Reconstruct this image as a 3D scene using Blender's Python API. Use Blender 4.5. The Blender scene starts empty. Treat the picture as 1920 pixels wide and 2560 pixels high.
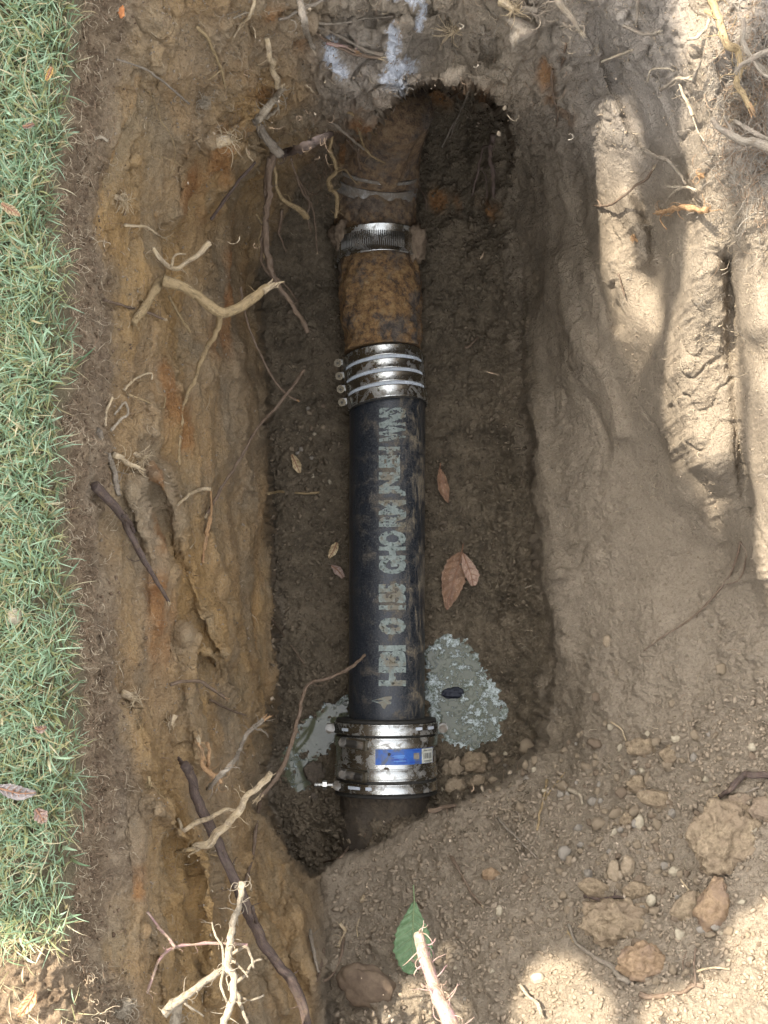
import bpy, math, random
import numpy as np
from mathutils import Vector, Matrix, noise as mnoise

# ------------------------------------------------------------------ camera, sky, sun, exposure
HC = 1.8                      # camera height over the pipe axis
K = 0.0003333 * 1920.0 / 1659.0
U0, V0 = 829.5, 1382.0        # foot of the optical axis
SC = bpy.context.scene
COL = SC.collection
cam_d = bpy.data.cameras.new('camera'); cam = bpy.data.objects.new('camera', cam_d); COL.objects.link(cam)
cam.location = (0, 0, HC); cam.rotation_euler = (0, 0, 0)
cam_d.sensor_fit = 'VERTICAL'; cam_d.sensor_height = 36.0
cam_d.lens = 18.0 / (1106.0 * K)
cam_d.shift_y = (V0 - 1106.0) / 2212.0
cam_d.clip_start = 0.05; cam_d.clip_end = 200
SC.camera = cam

SUN = Vector((-0.50, 0.36, 0.80)).normalized()
world = bpy.data.worlds.new('World'); SC.world = world; world.use_nodes = True
wn = world.node_tree.nodes; wl = world.node_tree.links
sky = wn.new('ShaderNodeTexSky'); sky.sky_type = 'NISHITA'; sky.sun_disc = False
sky.sun_elevation = math.asin(SUN.z); sky.sun_rotation = math.atan2(SUN.x, SUN.y)
sky.air_density = 1.0; sky.dust_density = 3.0; sky.ozone_density = 0.6
hsv = wn.new('ShaderNodeHueSaturation'); hsv.inputs['Saturation'].default_value = 0.22
wl.new(sky.outputs[0], hsv.inputs['Color']); wl.new(hsv.outputs[0], wn['Background'].inputs['Color'])
wn['Background'].inputs['Strength'].default_value = 0.15
sd = bpy.data.lights.new('sun', 'SUN'); sun = bpy.data.objects.new('sun', sd); COL.objects.link(sun)
sd.energy = 2.55; sd.angle = math.radians(0.5); sd.color = (1.0, 0.93, 0.82)
sun.rotation_euler = (-SUN).to_track_quat('-Z', 'Y').to_euler()
SC.view_settings.view_transform = 'Standard'; SC.view_settings.look = 'None'
SC.view_settings.exposure = 2.55; SC.view_settings.gamma = 1.0
SC.view_settings.use_curve_mapping = False
SC.render.engine = 'CYCLES'
SC.cycles.max_bounces = 6; SC.cycles.diffuse_bounces = 4
try: SC.cycles.use_denoising = True
except Exception: pass

random.seed(7); rng = np.random.default_rng(7)

def PX(u, v, z):
    s = K * (HC - z)
    return Vector(((u - U0) * s, (V0 - v) * s, z))

# ------------------------------------------------------------------ numpy noise
_perm = rng.permutation(256).astype(np.int32); _perm = np.concatenate([_perm, _perm, _perm])
_g = rng.normal(size=(256, 3)); _g /= np.linalg.norm(_g, axis=1)[:, None]
def pnoise(x, y, z):
    xi = np.floor(x).astype(np.int32); yi = np.floor(y).astype(np.int32); zi = np.floor(z).astype(np.int32)
    fx = x - xi; fy = y - yi; fz = z - zi
    ux = fx*fx*fx*(fx*(fx*6-15)+10); uy = fy*fy*fy*(fy*(fy*6-15)+10); uz = fz*fz*fz*(fz*(fz*6-15)+10)
    out = 0
    for dx in (0, 1):
        wx = ux if dx else 1-ux
        ax = _perm[(xi+dx) & 255]
        for dy in (0, 1):
            wy = uy if dy else 1-uy
            ay = _perm[ax + ((yi+dy) & 255)]
            for dz in (0, 1):
                wz = uz if dz else 1-uz
                g = _g[_perm[ay + ((zi+dz) & 255)] & 255]
                out = out + wx*wy*wz*(g[..., 0]*(fx-dx) + g[..., 1]*(fy-dy) + g[..., 2]*(fz-dz))
    return out * 1.6
def worley2(x, y, seed=0):
    xi = np.floor(x).astype(np.int32); yi = np.floor(y).astype(np.int32)
    d1 = np.full(x.shape, 9.0); d2 = np.full(x.shape, 9.0); idd = np.zeros(x.shape)
    for dx in (-1, 0, 1):
        for dy in (-1, 0, 1):
            cx = xi+dx; cy = yi+dy
            h = _perm[(_perm[(cx+seed) & 255] + cy) & 255]
            h2 = _perm[h+57]
            d = np.hypot(cx + h/255.0 - x, cy + h2/255.0 - y)
            m = d < d1
            d2 = np.where(m, d1, np.minimum(d2, d)); idd = np.where(m, h, idd); d1 = np.where(m, d, d1)
    return d1, d2, idd/255.0
def sstep(a, b, x):
    t = np.clip((x-a)/(b-a), 0, 1); return t*t*(3-2*t)
def poly_sd(u, v, P):
    d = np.full(u.shape, 1e9); ins = np.zeros(u.shape, bool)
    n = len(P)
    for i in range(n):
        ax, ay = P[i]; bx, by = P[(i+1) % n]
        t = np.clip(((u-ax)*(bx-ax)+(v-ay)*(by-ay))/((bx-ax)**2+(by-ay)**2+1e-9), 0, 1)
        d = np.minimum(d, np.hypot(u-ax-t*(bx-ax), v-ay-t*(by-ay)))
        c = ((ay > v) != (by > v)) & (u < (bx-ax)*(v-ay)/(by-ay+1e-12)+ax)
        ins ^= c
    return np.where(ins, d, -d)
def line_d(u, v, L):
    d = np.full(u.shape, 1e9)
    for (ax, ay), (bx, by) in zip(L[:-1], L[1:]):
        t = np.clip(((u-ax)*(bx-ax)+(v-ay)*(by-ay))/((bx-ax)**2+(by-ay)**2+1e-9), 0, 1)
        d = np.minimum(d, np.hypot(u-ax-t*(bx-ax), v-ay-t*(by-ay)))
    return d

# ------------------------------------------------------------------ terrain base
GRASS_EDGE = np.array([(-200,185),(0,180),(100,166),(200,160),(300,150),(400,128),(500,132),(600,165),(700,157),(800,165),(900,134),
    (1000,142),(1100,138),(1200,150),(1300,165),(1400,172),(1500,186),(1600,178),(1700,192),(1800,158),(1850,170),(1950,158),(2000,168),(2050,140),(2130,190),(2212,212),(2400,215)], float)
def gedge(v): return np.interp(v, GRASS_EDGE[:, 0], GRASS_EDGE[:, 1])
rows = {
 0:    [(190,.69),(300,.66),(450,.62),(600,.58),(750,.53),(900,.53),(1050,.56),(1200,.58),(1400,.64),(1550,.70),(1659,.73)],
 110:  [(190,.67),(300,.62),(450,.57),(600,.51),(750,.46),(900,.45),(1050,.47),(1200,.52),(1400,.60),(1550,.68),(1659,.72)],
 200:  [(190,.66),(300,.59),(420,.53),(520,.48),(620,.42),(720,.37),(800,.42),(870,.46),(960,.48),(1050,.46),(1130,.42),(1230,.43),(1350,.52),(1500,.63),(1659,.71)],
 290:  [(190,.65),(300,.56),(420,.48),(520,.40),(620,.31),(690,.24),(1110,.22),(1190,.32),(1300,.44),(1450,.56),(1550,.64),(1659,.70)],
 400:  [(170,.64),(300,.53),(420,.42),(500,.32),(570,.20),(620,.12),(1120,.10),(1200,.24),(1320,.40),(1450,.50),(1550,.60),(1659,.68)],
 600:  [(195,.62),(300,.50),(400,.39),(480,.27),(538,.10),(1135,.06),(1210,.20),(1310,.34),(1400,.40),(1500,.52),(1659,.62)],
 800:  [(200,.61),(320,.47),(420,.36),(500,.25),(556,.10),(1150,.09),(1250,.22),(1380,.31),(1440,.40),(1530,.48),(1659,.58)],
 1000: [(190,.62),(300,.50),(400,.39),(500,.25),(566,.10),(1162,.12),(1300,.22),(1420,.28),(1490,.38),(1600,.45),(1680,.54)],
 1200: [(190,.62),(290,.52),(380,.41),(480,.28),(568,.10),(1185,.13),(1300,.21),(1450,.27),(1560,.32),(1640,.42)],
 1400: [(210,.61),(300,.52),(400,.41),(500,.28),(578,.10),(1200,.12),(1300,.20),(1450,.28),(1600,.35)],
 1600: [(210,.62),(320,.52),(430,.41),(520,.27),(580,.09),(1195,.10),(1300,.20),(1450,.28),(1600,.37)],
 1800: [(190,.64),(300,.56),(400,.44),(500,.30),(585,.10),(870,.08),(1000,.13),(1200,.22),(1400,.31),(1600,.40)],
 2000: [(200,.66),(300,.60),(400,.50),(500,.38),(600,.27),(660,.20),(720,.16),(850,.19),(1000,.24),(1200,.31),(1400,.38),(1600,.45)],
 2200: [(230,.67),(330,.60),(430,.50),(530,.40),(640,.29),(700,.23),(850,.27),(1000,.31),(1200,.38),(1400,.45),(1600,.52)],
}
ctl = []
for v, r in rows.items():
    for u, z in r: ctl.append((u, v, z))
    ctl.append((gedge(v)-25, v, .715)); ctl.append((0, v, .72)); ctl.append((-150, v, .72))
for u, z in rows[0]: ctl.append((u, -170, min(.73, z+.05)))
for u, z in rows[2200]: ctl.append((u, 2380, z+.05))
for v in (0, 400, 800): ctl.append((1810, v, .72))
for v, z in ((1200,.55),(1600,.48),(2000,.52),(2300,.6)): ctl.append((1810, v, z))
def rbf(ctl, c):
    A = np.array(ctl, float); P = A[:, :2]; n = len(P)
    D = np.sqrt(((P[:, None]-P[None])**2).sum(-1) + c*c)
    M = np.zeros((n+1, n+1)); M[:n, :n] = D; M[:n, n] = 1; M[n, :n] = 1
    w = np.linalg.solve(M, np.append(A[:, 2], 0))
    gu = np.arange(-180, 1841, 12.0); gv = np.arange(-180, 2401, 12.0)
    GU, GV = np.meshgrid(gu, gv)
    Z = np.full(GU.shape, w[n])
    for i in range(n): Z += w[i]*np.sqrt((GU-P[i, 0])**2+(GV-P[i, 1])**2+c*c)
    def f(u, v):
        a = np.clip((u+180)/12, 0, len(gu)-1.001); b = np.clip((v+180)/12, 0, len(gv)-1.001)
        i = a.astype(int); j = b.astype(int); fa = a-i; fb = b-j
        return (Z[j, i]*(1-fa)*(1-fb)+Z[j, i+1]*fa*(1-fb)+Z[j+1, i]*(1-fa)*fb+Z[j+1, i+1]*fa*fb)
    return f
bank = rbf(ctl, 25)
FLOOR = [(672,318),(705,305),(735,292),(775,300),(800,290),(815,262),(838,232),(872,202),(905,186),(950,180),(1030,190),(1065,208),(1090,240),(1103,285),(1108,340),(1110,410),(1118,500),(1128,650),(1140,850),(1150,1000),
    (1168,1200),(1188,1350),(1196,1480),(1172,1605),(1100,1668),(1000,1735),(900,1768),(820,1825),(720,1862),(670,1897),(615,1850),(572,1730),(585,1600),(592,1500),(588,1350),
    (580,1200),(577,1000),(572,850),(562,700),(548,600),(575,520),(628,440),(640,380)]
fl = [(v_u[0], v_u[1], -.045) for v_u in [(600,1000),(600,1400),(600,1700),(700,700),(700,1000),(700,1300),(700,1600),(830,900),(830,1300),(950,700),(1000,900),(1000,1200),(1000,1600),(1050,1400),(650,1600)]]
fl += [(700,450,.03),(620,600,-.02),(760,400,.02),(700,330,.12),(800,300,.0),(900,250,.0),(960,220,.02),(1000,240,.02),(1060,250,.05),(1095,300,.09),(1080,350,.07),(1000,330,.0),(960,450,-.03),(1060,450,.02),(1095,420,.08),
       (1110,600,.04),(1130,850,.05),(1130,1100,.05),(1160,1300,.05),(1170,1480,.03),(1060,700,-.035),(1070,1000,-.04),(1100,1300,-.03),(1110,1500,-.04),(1130,1600,-.02),
       (1000,1690,-.025),(850,1750,-.02),(700,1800,-.03),(650,1850,-.05),(830,1700,-.035),(830,1745,.0),(800,1775,.035),(860,1765,.03),(760,1800,.02)]
floorf = rbf(fl, 25)
PUD_L = [(600,1620),(640,1560),(690,1515),(755,1500),(760,1560),(730,1620),(730,1690),(700,1745),(640,1735),(600,1690)]
PUD_R = [(925,1410),(960,1385),(1010,1380),(1040,1420),(1065,1480),(1090,1540),(1085,1600),(1030,1632),(975,1610),(945,1570),(930,1500)]
strokes = [  # path, height, half-width : ridges (+) and grooves (-) of the banks
 ([(1318,240),(1322,420),(1335,600),(1385,720)], .024, 44), ([(1515,120),(1522,300),(1520,450),(1500,600),(1475,760),(1485,900),(1540,1000)], .050, 58),
 ([(1600,330),(1620,520),(1640,700)], .028, 38), ([(1650,840),(1660,1050),(1668,1250)], .040, 50), ([(1410,440),(1425,600),(1425,700)], -.020, 30),
 ([(1400,740),(1420,850),(1440,960),(1500,1050)], -.014, 26), ([(1575,560),(1590,800),(1600,960),(1620,1100)], -.030, 18),
 ([(1240,370),(1270,520),(1330,700)], -.03, 18), ([(1200,560),(1235,700),(1290,800),(1330,940)], .02, 22), ([(1350,430),(1380,500),(1395,560)], .02, 18),
 ([(1165,860),(1160,960),(1185,1100),(1200,1230)], .02, 26), ([(1205,1240),(1215,1400)], .018, 30), ([(1275,860),(1310,950),(1300,1060)], -.008, 8),
 ([(1290,60),(1330,180),(1400,330)], -.02, 16), ([(1340,40),(1400,160),(1460,330)], .018, 16), ([(1230,150),(1260,300)], .02, 20),
 ([(700,150),(760,200),(800,215)], .03, 26), ([(560,240),(620,200),(700,170)], -.012, 10), ([(830,215),(900,170),(1000,160),(1080,175)], .015, 18), ([(700,180),(780,150),(830,120),(870,60)], .025, 60), ([(690,262),(740,240),(800,262)], .02, 22), ([(640,20),(800,40),(930,20)], -.012, 14),
 ([(560,250),(500,290),(440,300)], .02, 24), ([(430,270),(415,400),(400,520)], -.02, 12), ([(445,310),(520,330),(600,360)], .02, 24),
 ([(300,350),(330,600),(345,850)], .012, 20), ([(395,480),(330,650),(300,760),(280,900)], -.02, 12), ([(500,520),(510,700),(530,900),(560,1100)], .015, 22),
 ([(345,1020),(380,1100),(430,1280),(450,1330),(480,1420)], .030, 22), ([(290,1060),(330,1200),(345,1350)], .016, 20), ([(360,1330),(345,1500),(360,1700)], -.02, 14),
 ([(400,1370),(415,1500),(430,1640)], .018, 22), ([(475,1330),(530,1450),(590,1560)], .025, 22), ([(450,1450),(500,1560),(520,1680)], -.015, 18),
 ([(345,1740),(385,1760),(450,1850),(455,2000),(470,2150)], .035, 26), ([(300,1700),(300,1850),(315,2000)], .012, 26), ([(360,1960),(380,2100),(390,2212)], -.03, 16),
 ([(480,1850),(490,2000),(520,2212)], -.035, 18), ([(560,1780),(605,1860),(640,1950),(655,2050),(680,2140)], .035, 30), ([(690,1905),(700,1990),(705,2100),(720,2212)], -.025, 12),
 ([(740,2080),(790,2120),(830,2200)], .03, 34), ([(660,1915),(740,1880),(860,1830),(1000,1760),(1130,1680),(1200,1610)], .012, 26),
 ([(215,560),(240,700),(225,850)], .012, 16), ([(260,480),(255,650)], -.015, 12), ([(590,2100),(620,2180)], .02, 20),
]
LEDGES = [  # (v, u) along the brow, height, run-up width : scraped clay brows of the left wall
 ([(1030,290),(1056,300),(1100,326),(1180,349),(1247,375),(1285,388)], .040, 45), ([(1330,392),(1374,412),(1416,452),(1476,505),(1530,540)], .040, 42), ([(1370,470),(1386,478),(1450,512)], .025, 28),
 ([(1700,315),(1734,332),(1794,386),(1851,440),(1914,450),(1982,455),(2090,462)], .050, 55), ([(240,432),(262,427),(340,412),(442,398),(500,396)], .035, 34), ([(480,222),(560,232),(640,228)], .030, 30),
 ([(650,272),(700,270),(770,274)], .028, 26), ([(830,318),(850,322),(900,326),(960,332)], .030, 30), ([(1340,220),(1450,232),(1580,236)], .022, 26), ([(1480,300),(1560,306),(1680,322)], .030, 34),
 ([(560,455),(640,462),(760,470),(860,478)], .030, 34), ([(880,520),(960,534),(1080,548)], .025, 26), ([(1130,452),(1220,470),(1300,500)], .028, 34), ([(300,520),(360,506),(430,492),(490,488)], .030, 30),
 ([(1560,430),(1620,448),(1690,470)], .025, 26), ([(1830,520),(1900,545),(2000,566),(2100,590)], .035, 40), ([(2000,330),(2080,352),(2200,368)], .030, 30), ([(760,380),(840,392),(930,402)], .022, 24),
 ([(90,330),(150,345),(230,338)], .018, 26), ([(700,505),(760,512),(850,520)], .02, 20)]
def base_z(u, v):
    z = bank(u, v)
    for L, a, w in strokes: z = z + ((1.6 if a > 0 else .45) if L[0][0] < 640 and L[0][0] > 240 else 1)*a*np.exp(-(line_d(u, v, L)/w)**2)
    uw = u+9*pnoise(u/30.0, v/40.0, u*0+5.1)
    for L, h_, wd in LEDGES:
        vs_ = [p[0] for p in L]; us_ = [p[1] for p in L]
        d = uw-np.interp(v, vs_, us_); fd = sstep(vs_[0]-15, vs_[0]+45, v)*(1-sstep(vs_[-1]-45, vs_[-1]+15, v))
        z = z + h_*fd*np.where(d < 0, np.exp(np.minimum(d, 0)/wd), np.exp(-(np.maximum(d, 0)/11.0)**2))
    wob = 7*pnoise(u/45.0, v/45.0, u*0+3.3) + 3*pnoise(u/14.0, v/14.0, u*0+8.3)
    sdv = poly_sd(u, v, FLOOR) + wob
    f = floorf(u, v)
    for Pp in (PUD_L, PUD_R): f = f - .016*sstep(-14, 30, poly_sd(u, v, Pp))
    m = sstep(-6, 8, sdv)
    z = z*(1-m) + f*m
    far = np.maximum.reduce([-u-180, u-1840, -v-180, v-2400, u*0])
    z = z + (.72 - z)*sstep(0, 620, far)
    return z, m, far

ST = 2.75
inner_u = np.arange(-70, 1730, ST); inner_v = np.arange(-70, 2290, ST)
def extend(a):
    s = ST; lo = []; x = a[0]
    while x > -16000: s *= 1.17; x -= s; lo.append(x)
    s = ST; hi = []; x = a[-1]
    while x < 18000: s *= 1.17; x += s; hi.append(x)
    return np.concatenate([lo[::-1], a, hi])
gu = extend(inner_u); gv = extend(inner_v)
U, V = np.meshgrid(gu, gv)
Z, FM, FAR = base_z(U, V)
def to_xyz(U, V, Z):
    s = K*(HC-Z); return np.stack([(U-U0)*s, (V0-V)*s, Z], -1)
P = to_xyz(U, V, Z)
def grid_normals(P):
    du = np.zeros_like(P); dv = np.zeros_like(P)
    du[:, 1:-1] = P[:, 2:]-P[:, :-2]; du[:, 0] = P[:, 1]-P[:, 0]; du[:, -1] = P[:, -1]-P[:, -2]
    dv[1:-1] = P[:-2]-P[2:]; dv[0] = P[0]-P[1]; dv[-1] = P[-2]-P[-1]
    n = np.cross(du, dv); n /= np.linalg.norm(n, axis=-1, keepdims=True)+1e-12
    return n
N = grid_normals(P)
X, Y, ZZ = P[..., 0], P[..., 1], P[..., 2]
# zones
EDGE = gedge(V)
wobE = 10*pnoise(V/60.0, V*0, V*0+1.5)+6*pnoise(V/18.0, V*0+4, V*0+1.5)
lawn = (1-sstep(-10, 14, U-EDGE-wobE*.6))*(1-sstep(2000, 2060, V))
nLow = pnoise(X*9, Y*4, ZZ*9); nMid = pnoise(X*28, Y*12, ZZ*28)
leftw = (1-FM)*sstep(40, 120, U-EDGE+20*nLow)*(1-sstep(640, 760, U+40*nLow+(V < 500)*0 - np.where(V < 400, 60, 0)))
leftw = leftw*(1-sstep(660, 720, U+15*nMid))
topsoil = (1-FM)*(1-sstep(30, 150, U-EDGE+55*nMid+40*nLow))
dirt = (1-FM)*sstep(690, 720, U+12*nMid)*sstep(1300, 1560, V+(U-1200)*.35+80*nLow)*1.0
dirt = np.maximum(dirt, (1-FM)*sstep(700, 725, U)*sstep(1850, 1950, V))
ridgeR = (1-FM)*sstep(1100, 1250, U)*(1-sstep(1200, 1500, V+100*nLow))
toparea = (1-FM)*(1-sstep(250, 500, V))*sstep(380, 520, U)*(1-.65*sstep(1180, 1320, U))
fadeF = 1-sstep(0, 450, FAR)
farf = 1-sstep(0, 380, FAR)
leftw = leftw*farf; topsoil = topsoil*farf; toparea = toparea*farf; ridgeR = ridgeR*farf
# displacement along the normal
D = .010*pnoise(X*11, Y*8, ZZ*11) + .0055*(1-.5*ridgeR)*pnoise(X*26+5, Y*20, ZZ*26)
st1 = pnoise(X*45, Y*9, ZZ*30+9); st2 = pnoise(X*110, Y*24, ZZ*80+2)
D = D + leftw*(.0068*st1 + .0036*st2 - .004*np.clip(1-np.abs(pnoise(X*30, Y*6, ZZ*22+7))*9, 0, 1)*sstep(0, .3, nLow+.1))
D = D + (toparea+ridgeR*.15)*(.0055*pnoise(X*48, Y*48, ZZ*48)+.004*pnoise(X*110, Y*110, ZZ*110) - .008*np.clip(1-np.abs(pnoise(X*34, Y*30, ZZ*30+3))*8, 0, 1))
w1, w1b, wid1 = worley2(X*42+.2*nMid, Y*42, 3); w2, w2b, wid2 = worley2(X*105, Y*105, 11); w3, w3b, wid3 = worley2(X*230, Y*230, 29)
crumb = np.clip(.55-w1, 0, 1)*(wid1 > .55)*.020 + np.clip(.5-w2, 0, 1)*(wid2 > .45)*.012 + np.clip(.5-w3, 0, 1)*.0055
smoothD = sstep(-.15, .35, pnoise(X*6+3, Y*6, ZZ*2+1))
D = D + crumb*np.clip(dirt*(.45+.55*smoothD)+FM*.9+topsoil*.55+toparea*.35+leftw*.10+ridgeR*.12, 0, 1)
D = D + topsoil*(.0055*pnoise(X*70, Y*70, ZZ*70)+.003*pnoise(X*170, Y*170, ZZ*170))
D = D + (1-.55*ridgeR)*(.0024*pnoise(X*90, Y*90, ZZ*90) + .0020*pnoise(X*200, Y*200, ZZ*200)+.0010*pnoise(X*360, Y*360, ZZ*360))
D = D - leftw*.005*np.clip(1-np.abs(pnoise(X*52+11, Y*13, ZZ*40+7))*11, 0, 1)*sstep(.0, .25, pnoise(X*14+2, Y*9, ZZ*14))
colz = (1-FM)*sstep(1270, 1330, U)*sstep(120, 260, V)*(1-sstep(1050, 1200, V))
D = D*(1-.72*colz) + colz*(.006*pnoise(X*16+3, Y*7, ZZ*16)-.0035*np.clip(1-np.abs(pnoise(X*30+1, Y*22+4, ZZ*30))*9, 0, 1)*sstep(.05, .3, pnoise(X*12+5, Y*9, ZZ*12)))
mid = (1-FM)*sstep(1150, 1230, U)*(1-dirt)*(1-toparea)
D = D + mid*(.0035*pnoise(X*20+9, Y*20, ZZ*20)*sstep(0, .2, pnoise(X*5, Y*5+7, ZZ*5)) - .005*np.clip(1-np.abs(pnoise(X*13+1, Y*10+4, ZZ*13))*16, 0, 1)*sstep(-.05, .2, pnoise(X*7+5, Y*7, ZZ*7)) + .35*crumb*sstep(-.1, .3, pnoise(X*8+8, Y*8, ZZ*8)))
D = D*fadeF*(1-.8*lawn)
pudm = np.maximum(sstep(0, 25, poly_sd(U, V, PUD_L)), sstep(0, 25, poly_sd(U, V, PUD_R)))
D = D*(1-.25*pudm)
P = P + N*D[..., None]
NV, NU = U.shape
# soil colour masks (kinds of soil, plus shade painted on the lower walls)
orange = np.zeros(U.shape)
for L, w in (([(420,330),(415,480)], 14), ([(560,200),(480,330),(440,450)], 26), ([(330,1250),(340,1330),(330,1500)], 26), ([(345,1000),(350,1180)], 16), ([(800,280),(760,330)], 45), ([(360,800),(390,950)], 26), ([(495,560),(480,760)], 22), ([(300,1880),(300,1930)], 14), ([(1160,140),(1230,260)], 16), ([(600,30),(640,90)], 26), ([(870,235),(950,205),(1040,215)], 22), ([(925,430),(1060,455)], 20)):
    orange = np.maximum(orange, np.exp(-(line_d(U, V, L)/w)**2))
orange = np.clip(orange*(.55+1.6*nMid+1.6*st1), 0, 1)
orange = orange*farf
chalk = np.zeros(U.shape)
for L, w in (([(716,104),(722,135),(742,160)], 15), ([(850,62),(850,110),(848,140)], 14), ([(838,172),(858,150),(884,138)], 19), ([(852,150),(858,185)], 20), ([(918,14),(904,62)], 10), ([(850,-4),(910,4)], 10)):
    chalk = np.maximum(chalk, sstep(1.25, .35, line_d(U, V, L)/w + .55*pnoise(U/7.0, V/7.0, U*0+2)+.3*pnoise(U/3.0, V/3.0, U*0+6)) if False else 1-sstep(.35, 1.2, line_d(U, V, L)/w + .55*pnoise(U/7.0, V/7.0, U*0+2)+.45*pnoise(U/3.0, V/3.0, U*0+6)))
grey = np.clip((1-FM)*sstep(1050, 1350, U+60*nLow)*(1-sstep(200, 460, V+80*nLow)), 0, 1)*(1-.8*np.exp(-((U-1520)/40)**2))
grey = np.maximum(grey, (1-FM)*np.exp(-((U-790)/150)**2-((V-150)/110)**2)*.8)
clay = np.clip(leftw*(.75+.5*nLow), 0, 1)
grey = grey*farf
clay = np.maximum(clay, toparea*(1-sstep(640, 760, U))*.55)
me = bpy.data.meshes.new('ground')
me.vertices.add(NU*NV); me.vertices.foreach_set('co', P.reshape(-1).astype(np.float32))
idx = np.arange(NU*NV).reshape(NV, NU)
q = np.stack([idx[1:, :-1], idx[1:, 1:], idx[:-1, 1:], idx[:-1, :-1]], -1).reshape(-1, 4)
me.loops.add(q.size); me.loops.foreach_set('vertex_index', q.reshape(-1).astype(np.int32))
me.polygons.add(len(q)); me.polygons.foreach_set('loop_start', (np.arange(len(q))*4).astype(np.int32))
me.polygons.foreach_set('use_smooth', np.ones(len(q), bool))
me.update(calc_edges=True)
def attr(me, name, arrs):
    a = me.color_attributes.new(name, 'FLOAT_COLOR', 'POINT')
    a.data.foreach_set('color', np.stack([x.reshape(-1) for x in arrs], -1).astype(np.float32).reshape(-1))
one = np.ones(U.shape)
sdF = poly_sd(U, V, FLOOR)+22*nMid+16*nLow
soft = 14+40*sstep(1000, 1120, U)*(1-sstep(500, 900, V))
moist_shade = sstep(-soft, soft+10, sdF)  # damp soil of the pit floor
moist_shade = np.maximum(moist_shade, .72*(1-FM)*(1-sstep(-.02, .30+.10*(1-sstep(700, 1000, V)), P[..., 2]+.10*nLow+.08*nMid))*(1-sstep(1600, 1760, V)*sstep(640, 720, U)))  # shade gradient painted into the soil colour down the walls
moist_shade = np.maximum(moist_shade, .75*np.exp(-(line_d(U, V, [(1150,560),(1140,700),(1150,900)])/34)**2))  # same painted shade along the dim right wall strip
attr(me, 'soil', (topsoil, clay, moist_shade, one)); attr(me, 'soil2', (orange, chalk, grey, one)); attr(me, 'soil3', (lawn, pudm, wid2*.5+wid1*.5, one))
ground = bpy.data.objects.new('ground', me); COL.objects.link(ground); ground['kind'] = 'structure'
# height map of the finished surface, for standing things on it
CELL = 3.0; HW, HH = int(1900/CELL), int(2500/CELL)
su = P[..., 0]/(K*(HC-P[..., 2]))+U0; sv = V0-P[..., 1]/(K*(HC-P[..., 2]))
ci = ((su+120)/CELL).astype(int); cj = ((sv+120)/CELL).astype(int)
ok = (ci >= 0) & (ci < HW) & (cj >= 0) & (cj < HH)
HM = np.full((HH, HW), -9.0); np.maximum.at(HM, (cj[ok], ci[ok]), P[..., 2][ok])
for _ in range(3):
    bad = HM < -5
    if not bad.any(): break
    s = np.roll(HM, 1, 1); HM = np.where(bad, s, HM)
def gz(u, v):
    i = int(min(max((u+120)/CELL, 0), HW-1)); j = int(min(max((v+120)/CELL, 0), HH-1))
    z = HM[j, i]
    return float(z) if z > -5 else .7

# ------------------------------------------------------------------ materials
def mat(name):
    m = bpy.data.materials.new(name); m.use_nodes = True
    nt = m.node_tree; b = nt.nodes['Principled BSDF']
    return m, nt, b
class NT:
    def __init__(s, nt): s.nt = nt
    def n(s, t, **k):
        x = s.nt.nodes.new(t)
        for a, b in k.items(): setattr(x, a, b)
        return x
    def l(s, a, b): s.nt.links.new(a, b)
    def coord(s, kind='Object', scale=None):
        c = s.n('ShaderNodeTexCoord').outputs[kind]
        if scale is None: return c
        m = s.n('ShaderNodeMapping'); m.inputs['Scale'].default_value = scale; s.l(c, m.inputs[0]); return m.outputs[0]
    def attrv(s, name): return s.n('ShaderNodeAttribute', attribute_name=name)
    def noise(s, vec, scale, detail=4, rough=.6, dist=0):
        x = s.n('ShaderNodeTexNoise'); x.inputs['Scale'].default_value = scale; x.inputs['Detail'].default_value = detail
        x.inputs['Roughness'].default_value = rough; x.inputs['Distortion'].default_value = dist
        s.l(vec, x.inputs['Vector']); return x.outputs['Fac']
    def ramp(s, fac, stops):
        r = s.n('ShaderNodeValToRGB'); e = r.color_ramp.elements
        while len(e) < len(stops): e.new(.5)
        for el, (p, c) in zip(e, stops): el.position = p; el.color = (*c, 1) if len(c) == 3 else c
        s.l(fac, r.inputs[0]); return r.outputs[0]
    def mr(s, fac, a, b, c=0, d=1):
        r = s.n('ShaderNodeMapRange'); r.inputs[1].default_value = a; r.inputs[2].default_value = b; r.inputs[3].default_value = c; r.inputs[4].default_value = d
        s.l(fac, r.inputs[0]); return r.outputs[0]
    def mix(s, f, a, b, mode='MIX'):
        x = s.n('ShaderNodeMix', data_type='RGBA', blend_type=mode)
        for sock, val in ((x.inputs[0], f), (x.inputs[6], a), (x.inputs[7], b)):
            if hasattr(val, 'is_linked'): s.l(val, sock)
            elif isinstance(val, (int, float)): sock.default_value = val
            else: sock.default_value = (*val, 1)
        return x.outputs[2]
    def math(s, op, a, b=0.0):
        x = s.n('ShaderNodeMath', operation=op)
        for sock, val in ((x.inputs[0], a), (x.inputs[1], b)):
            if hasattr(val, 'is_linked'): s.l(val, sock)
            else: sock.default_value = val
        return x.outputs[0]
    def sep(s, c):
        x = s.n('ShaderNodeSeparateColor'); s.l(c, x.inputs[0]); return x.outputs
    def bump(s, h, strength, dist, prev=None):
        x = s.n('ShaderNodeBump'); x.inputs['Strength'].default_value = strength; x.inputs['Distance'].default_value = dist
        s.l(h, x.inputs['Height'])
        if prev is not None: s.l(prev, x.inputs['Normal'])
        return x.outputs[0]

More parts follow.
